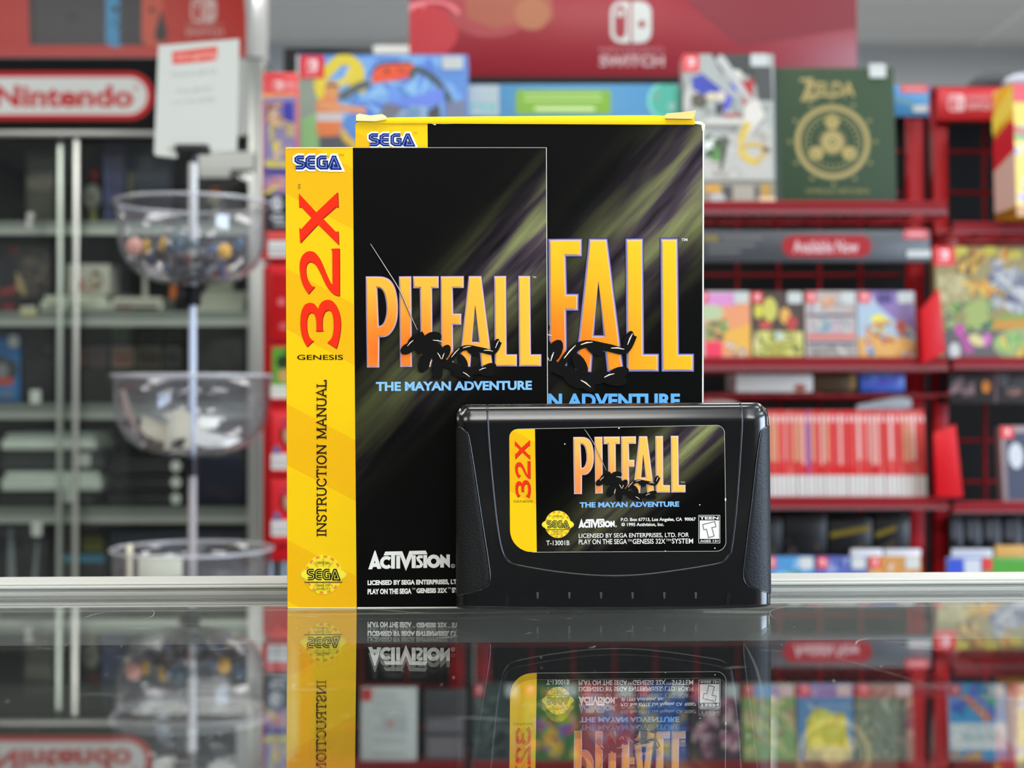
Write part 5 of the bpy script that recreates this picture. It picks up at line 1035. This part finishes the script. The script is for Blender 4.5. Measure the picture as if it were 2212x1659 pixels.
def console(name, label, rect, dep, col, dark, extra, Y=YC + .14, mat=None):
    """a console: body with rounded edges, a lid, a port strip and round controllers' sockets"""
    x0, y0, x1, y1 = rect; p0, p1 = at(x0, y1, Y), at(x1, y0, Y); h = p1.z - p0.z
    t = thing(name, label, 'game console', ((p0.x + p1.x) / 2, Y, p0.z)); b = B(); b.box((p0.x, Y, p0.z), (p1.x, Y + dep, p0.z + h * .62), col); b.build('console_body', mat or PLAST, t, bevel=min(.006, h * .15))
    b = B(); b.box((p0.x + .006, Y + .012, p0.z + h * .62), (p1.x - .006, Y + dep - .01, p0.z + h), col); b.build('lid', mat or PLAST, t, bevel=min(.008, h * .16))
    f = Flat(); extra(f); ff = Face((x0, y0, x1, y1), Y); f.build('front_strip', PLAST, ff.map, t, eps=.0001, base=.0006); return t
f = Flat(); f.E(205, 606, 18, 20, '#d9d2bc'); f.ring(205, 606, 15, 19, '#9a8a6a', 20); f.E(206, 590, 6, 7, '#7a3a20'); f.E(208, 616, 8, 5, '#a85a3a'); f.E(173, 615, 8, 14, '#b8503c'); f.E(190, 625, 9, 5, '#cc9a80'); f.R(160, 575, 200, 596, '#e6ddd0')
o, ff = slab('white_box', 'white box with reddish roundels on the second cabinet shelf', 'box', (146, 570, 236, 636), YC + .18, .12, '#eeeada', 0, None, PAPER, .002); f.build('front_print', PAPER, ff.map, o, eps=.0001, base=.0004)
def c1(f):
    for x in (108, 120, 150, 160, 172, 180): f.E(x, 660, 5, 5, '#8f9480')
    f.E(198, 658, 12, 9, '#d9dcc4')
console('white_console', 'white rounded games console under the box with roundels', (86, 637, 231, 671), .06, '#e8ead6', '#777', c1, YC + .10)
t2 = thing('dark_wheel_case', 'rounded black-and-grey case on the second cabinet shelf beside the white box', 'case', (at(265, 640, YC + .36).x, YC + .36, shelf_z(1)))
b = B(); p = at(266, 612, YC + .36); b.ball((p.x, YC + .36, shelf_z(1) + .046), (.05, .06, .026), '#202628'); b.build('case_shell', PLAST, t2); b = B(); b.ball((p.x, YC + .355, shelf_z(1) + .062), (.046, .05, .014), '#6f7268'); b.build('case_top', PLAST, t2); b = B(); b.box((p.x - .045, YC + .32, shelf_z(1)), (p.x + .045, YC + .41, shelf_z(1) + .03), '#1c2022'); b.build('case_base', PLAST, t2)
f = Flat(); f.R(250, 655, 342, 661, '#9a8a78'); f.R(248, 661, 290, 670, '#6a2a24'); f.R(290, 661, 338, 670, '#33201a')
def c2(f): f.R(248, 660, 286, 669, '#6a2a26'); f.R(288, 662, 340, 669, '#33211a'); f.R(246, 652, 344, 656, '#a89c8c')
console('grey_console', 'pale grey boxy console with a dark red stripe, below the upper clear bowl', (232, 641, 352, 671), .12, '#dedbce', '#444', c2, YC + .10)
b = B(); p = at(314, 638, YC + .12); b.tube([at(314, 641, YC + .13), at(313, 600, YC + .13)], [.009, .006], '#c9c9bc', 10); b.ball(at(313, 600, YC + .13), .008, '#c9c9bc', 8); tag(b.build('joystick', PLAST), 'pale upright joystick standing on the grey boxy console', 'joystick')
t2 = thing('light_gun', 'small orange-tipped grey light gun standing beside the black collar', 'toy gun', (at(373, 671, YC + .12).x, YC + .12, shelf_z(1)))
b = B(); b.box((at(366, 0, YC + .12).x, YC + .115, shelf_z(1)), (at(378, 0, YC + .12).x, YC + .13, at(0, 645, YC + .12).z), '#4c4c46'); b.build('grip', PLAST, t2, bevel=.002); b = B(); b.tube([at(373, 646, YC + .1225), at(376, 617, YC + .1225)], .0105, '#e07a3a', 10); b.build('barrel', PLAST, t2)
t2 = thing('keyboard_console', 'off-white keyboard with rows of keys on the second cabinet shelf', 'keyboard', (at(470, 671, YC + .1).x, YC + .1, shelf_z(1)))
b = B(); x0, x1 = at(425, 0, YC + .1).x, at(528, 0, YC + .1).x; z0 = shelf_z(1)
b.hexa([(x0, YC + .1, z0), (x1, YC + .1, z0), (x1, YC + .22, z0), (x0, YC + .22, z0), (x0, YC + .1, z0 + .012), (x1, YC + .1, z0 + .012), (x1, YC + .2, z0 + .07), (x0, YC + .2, z0 + .07)], '#d2d4c2'); b.build('keyboard_body', PLAST, t2, bevel=.003)
b = B(); b.box((x0 + .01, YC + .205, z0 + .05), (x0 + .09, YC + .24, z0 + .1), '#a4a694'); b.build('cartridge_slot', PLAST, t2, bevel=.003)
b = B()
for r in range(4):
    for k in range(9):
        x = x0 + .012 + k * .0138; y = YC + .112 + r * .02; z = z0 + .012 + (y - YC - .1) * .58; b.box((x, y, z), (x + .009, y + .013, z + .006), '#c9cab8')
kb = b.build('key_rows', PLAST, t2)
# shelf three
f = Flat(); f.R(-30, 735, 42, 860, '#1f7ac0'); f.E(5, 800, 34, 34, '#3a3e46'); f.E(4, 800, 14, 16, '#8a8c90'); f.R(-30, 815, 28, 832, '#c8503a'); f.N(4, 84, ['#3a8ad0', '#2a6ab0'], 0, 740, 40, 775, 8, 14); f.R(18, 724, 40, 750, '#e2e6e2', 5)
for y in (842, 850, 856): f.R(0, y, 30, y + 3, '#8a8a78')
citem('blue_box', 'bright blue box with a red stripe and dark disc, left on the third cabinet shelf', 'box', (-60, 722, 43, 872), .06, '#1c5a94', f)
k = 0
CART = [((168, 750, 190, 792), '#4a3c3a', '#8a3a36', 'narrow dark cartridge with a red label, third cabinet shelf'), ((194, 748, 232, 794), '#5c5654', '#6e4a48', 'grey cartridge with a dull red figure label, third cabinet shelf'), ((240, 748, 290, 794), '#8a8678', '#9a5a48', 'pale grey cartridge with an arched brick-red label, third cabinet shelf'), ((294, 748, 348, 796), '#6a6452', '#4a3a2c', 'brownish cartridge with a dark banded label, third cabinet shelf'), ((352, 748, 392, 794), '#5a5a56', '#3a3a38', 'dull grey cartridge with a dark arched label, third cabinet shelf')]
CART2 = [((242, 702, 290, 738), '#77786c', '#3f6a40', 'pale cartridge with a green label, upper row of the third cabinet shelf'), ((296, 712, 350, 740), '#5a574e', '#3a3840', 'grey-brown cartridge in the upper row, beside the green-labelled one'), ((354, 712, 394, 740), '#4c4b46', '#34343a', 'dull dark cartridge at the end of the upper row, third cabinet shelf')]
for (rc, c1_, c2_, lb_), up in [(q, 0) for q in CART] + [(q, 1) for q in CART2]:
    x0, y0, x1, y1 = rc; f = Flat(); f.R(x0 + 6, y0 + 7, x1 - 6, y1 - 7, c2_); f.E((x0 + x1) / 2, y0 + 20, (x1 - x0) * .28, 7, c1_); f.E((x0 + x1) / 2, y0 + 23, (x1 - x0) * .22, 6, c2_)
    citem('cartridge', lb_, 'cartridge', (x0, y0, x1, y1), .018, c1_, f, YC + .2 + .03 * up, group='cartridges racked in the cabinet', bevel=.002, part='label_print')
b = B(); z0 = shelf_z(2); zs = at(0, 797, YC + .2).z
b.box((at(160, 0, YC + .2).x, YC + .19, z0), (at(400, 0, YC + .2).x, YC + .27, zs), '#24241f'); tag(b.build('riser_block', MATTE, bevel=.003), 'plain dark riser block under the racked cartridges', 'riser')
f = Flat(); f.N(6, 85, ['#3a3a36', '#403e3a'], 425, 715, 525, 860, 10, 22)
citem('dark_box', 'charcoal box at the right end of the third cabinet shelf', 'box', (422, 708, 530, 872), .06, '#2a2a27', f)
f = Flat(); f.R(52, 700, 118, 780, '#161618'); f.E(104, 753, 6, 8, '#4a4c50'); f.R(50, 790, 90, 830, '#1f2022')
citem('dark_box', 'black box next to the bright blue one, third cabinet shelf', 'box', (48, 706, 122, 872), .08, '#141416', f)
for lb_, (x, y) in (('small white price tag on the third cabinet shelf edge', (76, 857)), ('small white price tag on the lowest seen cabinet shelf, behind the left door', (79, 1144)), ('small white price tag above the left console stack, mid door', (148, 1071))):
    citem('price_tag', lb_, 'tag', (x - 11, y - 14, x + 11, y + 14), .003, '#f2f4ee', Flat().R(x - 8, y - 6, x + 8, y - 2, '#b9bcb6'), YC + .056, PAPER, 'white price tags in the cabinet', .0004)
# shelf four: stacked consoles
def c3(f): f.R(6, 1031, 98, 1033, '#a4aea4'); f.R(6, 1043, 98, 1045, '#a4aea4')
console('pale_console', 'long pale mint console, upper one of two on the fourth cabinet shelf', (2, 936, 207, 972), .24, '#e4ece2', '#888', lambda f: f.R(164, 945, 166, 964, '#a4aea4'), YC + .12)
console('dark_console', 'slim charcoal console sandwiched between the two pale mint ones', (2, 974, 225, 1015), .24, '#34383a', '#222', lambda f: (f.R(164, 980, 196, 1008, '#d6dad2'), f.R(6, 992, 110, 994, '#4a4e50')), YC + .12)
console('pale_console', 'long pale mint console, lower one of two on the fourth cabinet shelf', (2, 1017, 217, 1061), .24, '#e4ece2', '#888', c3, YC + .12)
console('dark_console', 'flat black console under the lower pale mint one', (2, 1063, 205, 1095), .24, '#1c1c1d', '#222', lambda f: f.R(6, 1075, 60, 1077, '#333'), YC + .12)
for i, (y0, y1, lb_) in enumerate(((990, 1024, 'topmost of the three stacked black consoles'), (1026, 1058, 'middle one of the three stacked black consoles'), (1060, 1095, 'bottom one of the three stacked black consoles'))):
    console('black_console', lb_ + ', right of the mint ones', (234, y0, 396, y1), .22, '#1b1b1d', '#222', lambda f: (f.E(380, (y0 + y1) / 2, 11, 12, '#e8ebe4'), f.R(240, y0 + 14, 350, y0 + 16, '#2c2c2e')), YC + .12)
f = Flat(); f.R(420, 990, 520, 1070, '#0c1230'); f.N(4, 86, ['#141c48', '#101838', '#2c1e26'], 422, 985, 520, 1080, 12, 24)
citem('navy_box', 'midnight-blue box at the right end of the fourth cabinet shelf', 'box', (418, 975, 530, 1095), .1, '#0b1028', f)
# shelf five
f = Flat(); f.R(180, 1158, 224, 1190, '#8a8430'); f.R(226, 1155, 330, 1186, '#3a4048')
citem('olive_box', 'low dark box with an olive-yellow patch on the lowest seen cabinet shelf', 'box', (130, 1150, 226, 1196), .1, '#35342c', f, YC + .24)
f = Flat(); f.R(128, 1198, 226, 1214, '#4f98b8')
citem('blue_banded_box', 'dark box with a sky-blue band, left of the lowest clear bowl', 'box', (112, 1196, 228, 1330), .12, '#22262a', f)
f = Flat(); f.R(240, 1152, 400, 1182, '#2a3648'); f.R(400, 1152, 525, 1240, '#2c3050'); f.E(432, 1182, 12, 13, '#9aa09c'); f.E(498, 1178, 11, 9, '#8a7a34')
citem('wide_navy_box', 'wide slate-blue box behind the lowest clear bowl', 'box', (234, 1148, 530, 1330), .12, '#2a3040', f)
f = Flat(); f.P([(18, 1140), (27, 1140), (34, 1260), (16, 1260)], '#8a9298'); f.P([(80, 1150), (84, 1150), (80, 1260), (68, 1260)], '#8a9298')
citem('folded_leaflet', 'dark leaflet with pale slanted edges at the left of the lowest seen cabinet shelf', 'leaflet', (-20, 1136, 100, 1330), .03, '#202224', f, YC + .12)
# ================================================================ red card display beside the cabinet
YD = 2.36
t = thing('card_display', 'slim tall red merchandise stand hung with packs, between cabinet and manual', 'display stand', (at(600, 0, YD).x, YD, 0))
xa, xb = at(568, 0, YD).x, at(640, 0, YD).x
b = B(); zt, zb = at(0, 570, YD).z, at(0, 1214, YD).z
b.box((xa, YD, zb), (xb, YD + .06, zt), '#c4101a'); b.build('panel', REDP, t, bevel=.008)
for x in (584, 612): p = at(x, 0, YD + .03); b = B(); b.tube([(p.x, YD + .03, .012), (p.x, YD + .03, zb + .004)], .0075, '#8f9aa2', 10); b.build('leg', METAL, t)
b = B(); b.box((xa - .03, YD - .05, 0), (xb + .02, YD + .085, .012), '#3a3a3c'); b.build('foot_plate', METAL, t)
b = B(); p = at(604, 0, YD + .045); b.box((p.x - .012, YD + .040, zt - .01), (p.x + .03, YD + .052, at(0, 175, YD).z), '#8e0f18'); b.build('back_strip', REDP, t)
f = Flat(); logo(f, 600, 184, 22, '#f4c8c4', '#e8343a'); f.T('SWITCH', 613, 178, 640, 192, '#f0bcb8', .02); f.R(566, 203, 640, 214, '#e8a05a'); f.P([(570, 212), (640, 208), (640, 420), (570, 420)], '#8a80a8'); f.P([(606, 218), (634, 222), (634, 300), (616, 268)], '#3e3ca0'); f.N(10, 91, ['#b06a5a', '#c98a6a', '#8a5a50', '#d8b890'], 574, 222, 612, 275, 8, 16); f.N(12, 92, ['#e0cc3a', '#d8b4a0', '#b0a49c', '#c8a840', '#8a7a80'], 574, 262, 638, 365, 9, 18); f.S(spline([(574, 350), (600, 362), (638, 350)]), 12, '#d8d040'); f.R(570, 362, 640, 380, '#5a4a90'); f.N(6, 93, ['#c8909a', '#d8b0b0', '#b84a6a'], 574, 382, 638, 412, 8, 16); f.S([(572, 420), (600, 400)], 7, '#d8c83a'); f.R(570, 420, 640, 500, '#1c1c22'); f.E(598, 440, 13, 15, '#d0d0d0'); f.E(594, 440, 3, 4, '#222'); f.E(605, 438, 3, 4, '#222'); f.E(602, 470, 16, 9, '#c4c4c4'); f.R(592, 466, 620, 472, '#2a2a2e'); f.R(592, 484, 630, 488, '#bbb'); f.R(566, 500, 640, 516, '#e0504a'); f.R(580, 520, 640, 556, '#d6d8d2'); f.R(580, 536, 640, 539, '#8a8c88'); f.R(580, 546, 640, 549, '#8a8c88')
o, ff = slab('hanging_pack', 'tall hanging pack with a rounded red header, uppermost on the red stand', 'package', (565, 156, 642, 562), YD + .012, .018, '#d8363a', 0, 'packs hung on the red stand', GLOSSY, .004); f.build('pack_print', GLOSSY, ff.map, o, eps=.00006, base=.0004)
def pack(y0, y1, label, fl, name='hanging_pack', x0=584):
    f = Flat(); fl(f); o, ff = slab(name, label, 'package', (x0, y0, 642, y1), YD - .0135, .012, '#d8262c', 0, 'packs hung on the red stand', GLOSSY, .003); f.build('pack_print', GLOSSY, ff.map, o, eps=.00006, base=.0004)
pack(572, 738, 'plain red pack with pale round spots under the tall one on the red stand', lambda f: (f.R(586, 580, 640, 736, '#b80c14'), f.R(586, 575, 640, 592, '#d8262c'), f.E(608, 652, 9, 9, '#d8686c'), f.E(612, 705, 9, 9, '#d05a60')))
def gp(f): f.R(588, 750, 640, 832, '#5f9a34'); f.P(ell(612, 782, 15, 15), '#2c3a20'); f.E(614, 812, 13, 15, '#c89a5a'); f.E(622, 760, 8, 8, '#3c5c2c'); f.R(586, 832, 640, 860, '#d9d8c8'); f.R(588, 842, 640, 844, '#a0a090')
pack(744, 868, 'hanging pack with a green picture panel on the red stand', gp)
def rp(y):
    def g(f): f.E(624, y + 42, 20, 26, '#6a2a24'); f.E(628, y + 44, 15, 20, '#c89a80'); f.E(620, y + 20, 16, 12, '#c8304a'); f.R(586, y + 84, 640, y + 118, '#d9d4cc'); f.E(598, y + 76, 7, 10, '#5a6a9a'); f.R(588, y + 98, 640, y + 101, '#a8a098'); f.R(588, y + 107, 640, y + 110, '#a8a098')
    return g
pack(888, 1026, 'red hanging pack with a dark round window, second lowest on the red stand', rp(896))
pack(1034, 1176, 'red hanging pack with a dark round window, lowest on the red stand', rp(1040))
# ================================================================ clear bowl tower on a pole
YT = 2.15
px_ = at(416, 860, YT).x
ACR = pane_mat('clear_acrylic', (.96, .96, .97, 1), .02, .02)
t = thing('bowl_tower', 'clear tower of four divided bowls on a pole, topped by a white price card', 'display stand', (px_, YT, 0))
def bowl(rim, bot, rad):
    zr, zb = at(0, rim, YT).z, at(0, bot, YT).z; h = zr - zb; r = rad / F * YT
    pr = [(r * 1.02, 0), (r * 1.02, -.003), (r * .985, -.004), (r * .97, -h * .25), (r * .95, -h * .48), (r * .90, -h * .64), (r * .80, -h * .79), (r * .64, -h * .90), (r * .42, -h * .97), (r * .12, -h), (.008, -h)]
    inn = [(max(.008, a - .0025), c + (.002 if i > 4 else 0)) for i, (a, c) in enumerate(pr)][::-1]
    b = B(); b.lathe(pr, (px_, YT, zr), '#ffffff', 48); b.lathe(inn, (px_, YT, zr), '#ffffff', 48); o = b.build('bowl', ACR, t)
    b = B(); n = 48; b.tube([(px_ + r * math.cos(6.28318 * k / n), YT + r * math.sin(6.28318 * k / n), zr) for k in range(n + 1)], .0026, '#e4e4e8', 8, cap=False); b.build('rim', pane_mat('acrylic_rim', (.95, .95, .97, 1), .35, .05), o)
    for a in (.35, .35 + 2.094, .35 + 4.189):
        b = B(); q = []
        for f_, g in ((.10, -h * .97), (.42, -h * .94), (.64, -h * .87), (.80, -h * .76), (.9, -h * .6), (.94, -h * .4), (.94, -h * .26), (.62, -h * .30), (.10, -h * .30)): q.append((px_ + r * f_ * math.cos(a), YT + r * f_ * math.sin(a), zr + g))
        w_ = Vector((-math.sin(a), math.cos(a), 0)) * .001
        b.face([Vector(p) + w_ for p in q], '#ffffff'); b.face([Vector(p) - w_ for p in q][::-1], '#ffffff'); b.build('divider', ACR, o)
    return zr, zb, r, h
BW = [bowl(440, 616, 166), bowl(812, 986, 171), bowl(1186, 1352, 172), bowl(1556, 1712, 172)]
def seg(y0, y1, r, col, mat, nm, y2=None): b = B(); b.tube([(px_, YT, at(0, y0, YT).z), (px_, YT, at(0, y1, YT).z if y1 else .012)], r, col, 14); return b.build(nm, mat, t)
CLR = paint('clear_tube', .12, .6, coat=.5)
seg(352, 618, .0068, '#c9c9c6', CLR, 'pole'); seg(618, 660, .0115, '#0c0c0d', MATTE, 'collar'); seg(660, 990, .0055, '#bcc6d8', CLR, 'pole'); seg(988, 1028, .0085, '#121214', PLAST, 'collar'); seg(1028, 1354, .0062, '#a9a2a4', CLR, 'pole'); seg(1354, 1394, .0085, '#121214', PLAST, 'collar'); seg(1394, 1714, .006, '#a9a2a4', CLR, 'pole'); seg(1712, 1750, .0085, '#121214', PLAST, 'collar'); seg(1750, None, .007, '#a9a2a4', CLR, 'pole')
b = B(); p = at(398, 636, YT); b.tube([(p.x + .004, YT, p.z), (p.x - .006, YT - .003, p.z)], .009, '#121214', 12); b.build('clamp_knob', PLAST, t)
b = B(); b.lathe([(0, .016), (.02, .016), (.14, .010), (.15, 0)], (px_, YT, 0), '#1a1a1c', 40); b.build('base', PLAST, t)
b = B(); b.box((at(383, 0, YT).x, YT - .014, at(0, 332, YT).z), (at(453, 0, YT).x, YT + .012, at(0, 314, YT).z), '#1d1e20'); b.build('card_holder', PLAST, t, bevel=.002)
b = B(); b.tube([(px_ + .001, YT, at(0, 353, YT).z), (px_ + .001, YT, at(0, 331, YT).z)], .0062, '#1d1e20', 12); b.build('holder_stem', PLAST, t)
# price card slotted in the holder
cp = [(342, 98), (516, 84), (511, 325), (455, 328), (452, 313), (384, 315), (381, 341), (337, 336), (333, 330)]
b = B(); fr_ = [at(x, y, YT - .006) for x, y in cp]; bk = [p + Vector((0, .0035, 0)) for p in fr_]; n = len(fr_)
for tr_ in tessellate_polygon([[Vector((x, -y, 0)) for x, y in cp]]): b.face([fr_[i] for i in tr_], '#d2d3c9'); b.face([bk[i] for i in tr_][::-1], '#c8c9c0')
for i in range(n): j = (i + 1) % n; b.face([fr_[i], fr_[j], bk[j], bk[i]], '#bdbaa8' if i == 1 else '#d8d6ca')
cd = b.build('price_card', PAPER); tag(cd, 'white price card with a small red banner, slotted on top of the bowl tower', 'price card')
f = Flat(); sl = -.0
f.P([(372, 112), (470, 100), (469, 127), (462, 131), (373, 139)], '#e0564a'); f.T('retro-gaming', 378, 118, 466, 133, '#f2c4ba', .01, slope=.09)
f.T('Stickers $0.44', 371, 156, 467, 168, '#bfc0b4', slope=.08); f.T('Pins $0.50', 384, 192, 458, 203, '#bfc0b4', slope=.08); f.T('or 7 for $3.00', 376, 216, 464, 227, '#bfc0b4', slope=.08)
f.build('card_print', PAPER, lambda x, y, e=0.0: at(x, y, YT - .006) + Vector((0, -e, 0)), cd, eps=.00005, base=.0003)
# trinkets in the top bowl
def objcol(name, rough=.35):
    m, nt, N, L, b = nodes_of(name); oi = N.new('ShaderNodeObjectInfo'); L.new(oi.outputs['Color'], b.inputs['Base Color'])
    n = N.new('ShaderNodeTexNoise'); n.inputs['Scale'].default_value = 300; r = N.new('ShaderNodeMapRange'); r.inputs['To Min'].default_value = rough - .08; r.inputs['To Max'].default_value = rough + .08; L.new(n.outputs['Fac'], r.inputs['Value']); L.new(r.outputs['Result'], b.inputs['Roughness']); return m
TM = objcol('trinket_plastic')
def proto_pin():
    b = B(); b.lathe([(0, .0032), (.006, .003), (.0095, .0018), (.0102, 0), (.0095, -.001), (0, -.001)], (0, 0, 0), '#fff', 18); return b
def proto_fig():
    b = B(); b.ball((0, 0, .013), (.0052, .0052, .0055), '#fff', 8); b.ball((0, 0, .005), (.006, .0045, .0065), '#fff', 8); b.tube([(-.008, 0, .006), (.008, 0, .006)], .002, '#fff', 6); return b
rd = random.Random(21); zr, zb, r, h = BW[0]; TC = ['#121316', '#15181c', '#0f1114', '#1c1e22', '#24262c', '#33343c', '#2a3a5a', '#7a2a2a', '#d8a83a', '#4a6a90', '#6a8ab0', '#5a6a6a', '#b4b4b0', '#3a2a2e', '#7a7a80', '#1a2a3a', '#5a7a9a', '#4a5a9a', '#202020', '#16181c', '#8a9a9a']
pro = []
for nm, pb, lab in (('pin_badge', proto_pin(), 'small round pin badge jumbled in the upper clear bowl'), ('mini_figure', proto_fig(), 'tiny toy figure jumbled in the upper clear bowl')):
    pro.append([nm, pb, lab, None])
for i in range(84):
    k = 0 if i % 3 else 1; nm, pb, lab, o = pro[k]
    if o is None: o = pb.build(nm, TM, None, origin=(0, 0, 0)); tag(o, lab, 'pin badge' if k == 0 else 'toy', 'trinkets in the upper clear bowl'); pro[k][3] = o
    else: o = o.copy(); COL.objects.link(o)
    lay = i // 28; rr = (.38 + .19 * lay) * r * 1.02; a = i * 2.39996; q = math.sqrt(rd.uniform(.02, 1)) * rr
    o.location = (px_ + .012 * 0 + q * math.cos(a), YT + q * math.sin(a), zb + .011 + lay * .0135 + .010 * (q / r) ** 2 * 2 + rd.uniform(0, .004)); o.rotation_euler = (rd.uniform(-1.2, 1.2), rd.uniform(-1.2, 1.2), rd.uniform(0, 6)); o.color = rgb(rd.choice(TC)); o.scale = (1.05,) * 3
for (x, y, Yo, col, rad, lab, nm) in ((291, 532, -.06, '#f2b0a0', .0115, 'peach-pink round trinket at the left side of the upper clear bowl', 'round_trinket'), (386, 520, -.065, '#54666e', .010, 'slate-blue round trinket atop the heap in the upper clear bowl', 'round_trinket'), (485, 543, -.06, '#e2aa34', .010, 'amber round trinket at the right of the heap in the upper clear bowl', 'round_trinket')):
    b = B(); b.ball(at(x, y, YT + Yo), (rad, rad * .8, rad * 1.1), col); b.tube([at(x, y, YT + Yo) + Vector((0, 0, rad * .9)), at(x, y, YT + Yo) + Vector((0, 0, rad * 1.35))], .002, '#8a8a86', 6); tag(b.build(nm, PLAST), lab, 'trinket')
# folded papers in the second bowl
zr, zb, r, h = BW[1]
def paper(pts, lab, col, th=.0012):
    b = B(); P0 = [Vector((px_ + x * r, YT + y * r, zb + z * h)) for x, y, z in pts]; n = len(P0); c = sum(P0, Vector()) / n; up = Vector((0, 0, th)) + Vector((0, -th, 0))
    for i in range(n): j = (i + 1) % n; b.face([P0[i], P0[j], c + Vector((0, 0, .004))], col); b.face([P0[j] + up, P0[i] + up, c + up + Vector((0, 0, .004))], col); b.face([P0[i], P0[i] + up, P0[j] + up, P0[j]], col)
    tag(b.build('folded_sticker', PAPER), lab, 'sticker', 'white stickers in the second clear bowl')
paper([(-.55, -.45, .34), (-.50, -.5, .50), (-.30, -.55, .44), (-.12, -.55, .38), (-.1, -.52, .20), (-.35, -.5, .18)], 'crumpled cream sticker at the left in the second clear bowl', '#eae3cc')
paper([(-.22, -.6, .10), (-.14, -.62, .55), (.0, -.6, .60), (.10, -.58, .52), (.10, -.55, .12)], 'upright folded cream sticker beside the pole in the second clear bowl', '#ded8be')
paper([(.16, -.5, .34), (.18, -.45, .50), (.42, -.4, .48), (.40, -.45, .36)], 'small flat white sticker standing behind the big one in the second clear bowl', '#f4f3ea')
paper([(.14, -.55, .16), (.16, -.6, .40), (.34, -.6, .33), (.55, -.55, .26), (.70, -.45, .22), (.55, -.55, .14), (.3, -.55, .12)], 'long white folded sticker sloping to the right in the second clear bowl', '#f2f1ea')
paper([(-.80, -.2, .55), (-.86, -.2, .80), (-.80, -.25, .84), (-.62, -.35, .40), (-.60, -.35, .28)], 'pale pink-edged sticker standing against the left wall of the second clear bowl', '#dcc4be')
paper([(-.5, -.45, .10), (-.45, -.5, .26), (-.2, -.55, .16), (-.15, -.5, .06)], 'dark patterned sticker lying at the bottom of the second clear bowl', '#5a5248')
paper([(.0, -.6, .12), (.06, -.62, .24), (-.06, -.62, .22), (-.14, -.6, .14)], 'small black curled sticker by the pole in the second clear bowl', '#2c2a2a')
zr, zb, r, h = BW[2]
b = B(); x0, x1 = at(302, 0, YT - .03).x, at(394, 0, YT - .03).x; b.box((x0, YT - .035, zb + .016), (x1, YT - .02, at(0, 1196, YT).z), '#d0d1bd'); tag(b.build('card_stack', PAPER, bevel=.002), 'stack of pale cards standing in the third clear bowl', 'cards')
b = B(); b.box((at(276, 0, YT - .06).x, YT - .06, zb + .03), (at(288, 0, YT - .06).x, YT - .056, at(0, 1176, YT - .06).z), '#e6dcc0'); tag(b.build('lolly_stick', PAPER, bevel=.0015), 'pale flat stick leaning in the third clear bowl', 'stick')
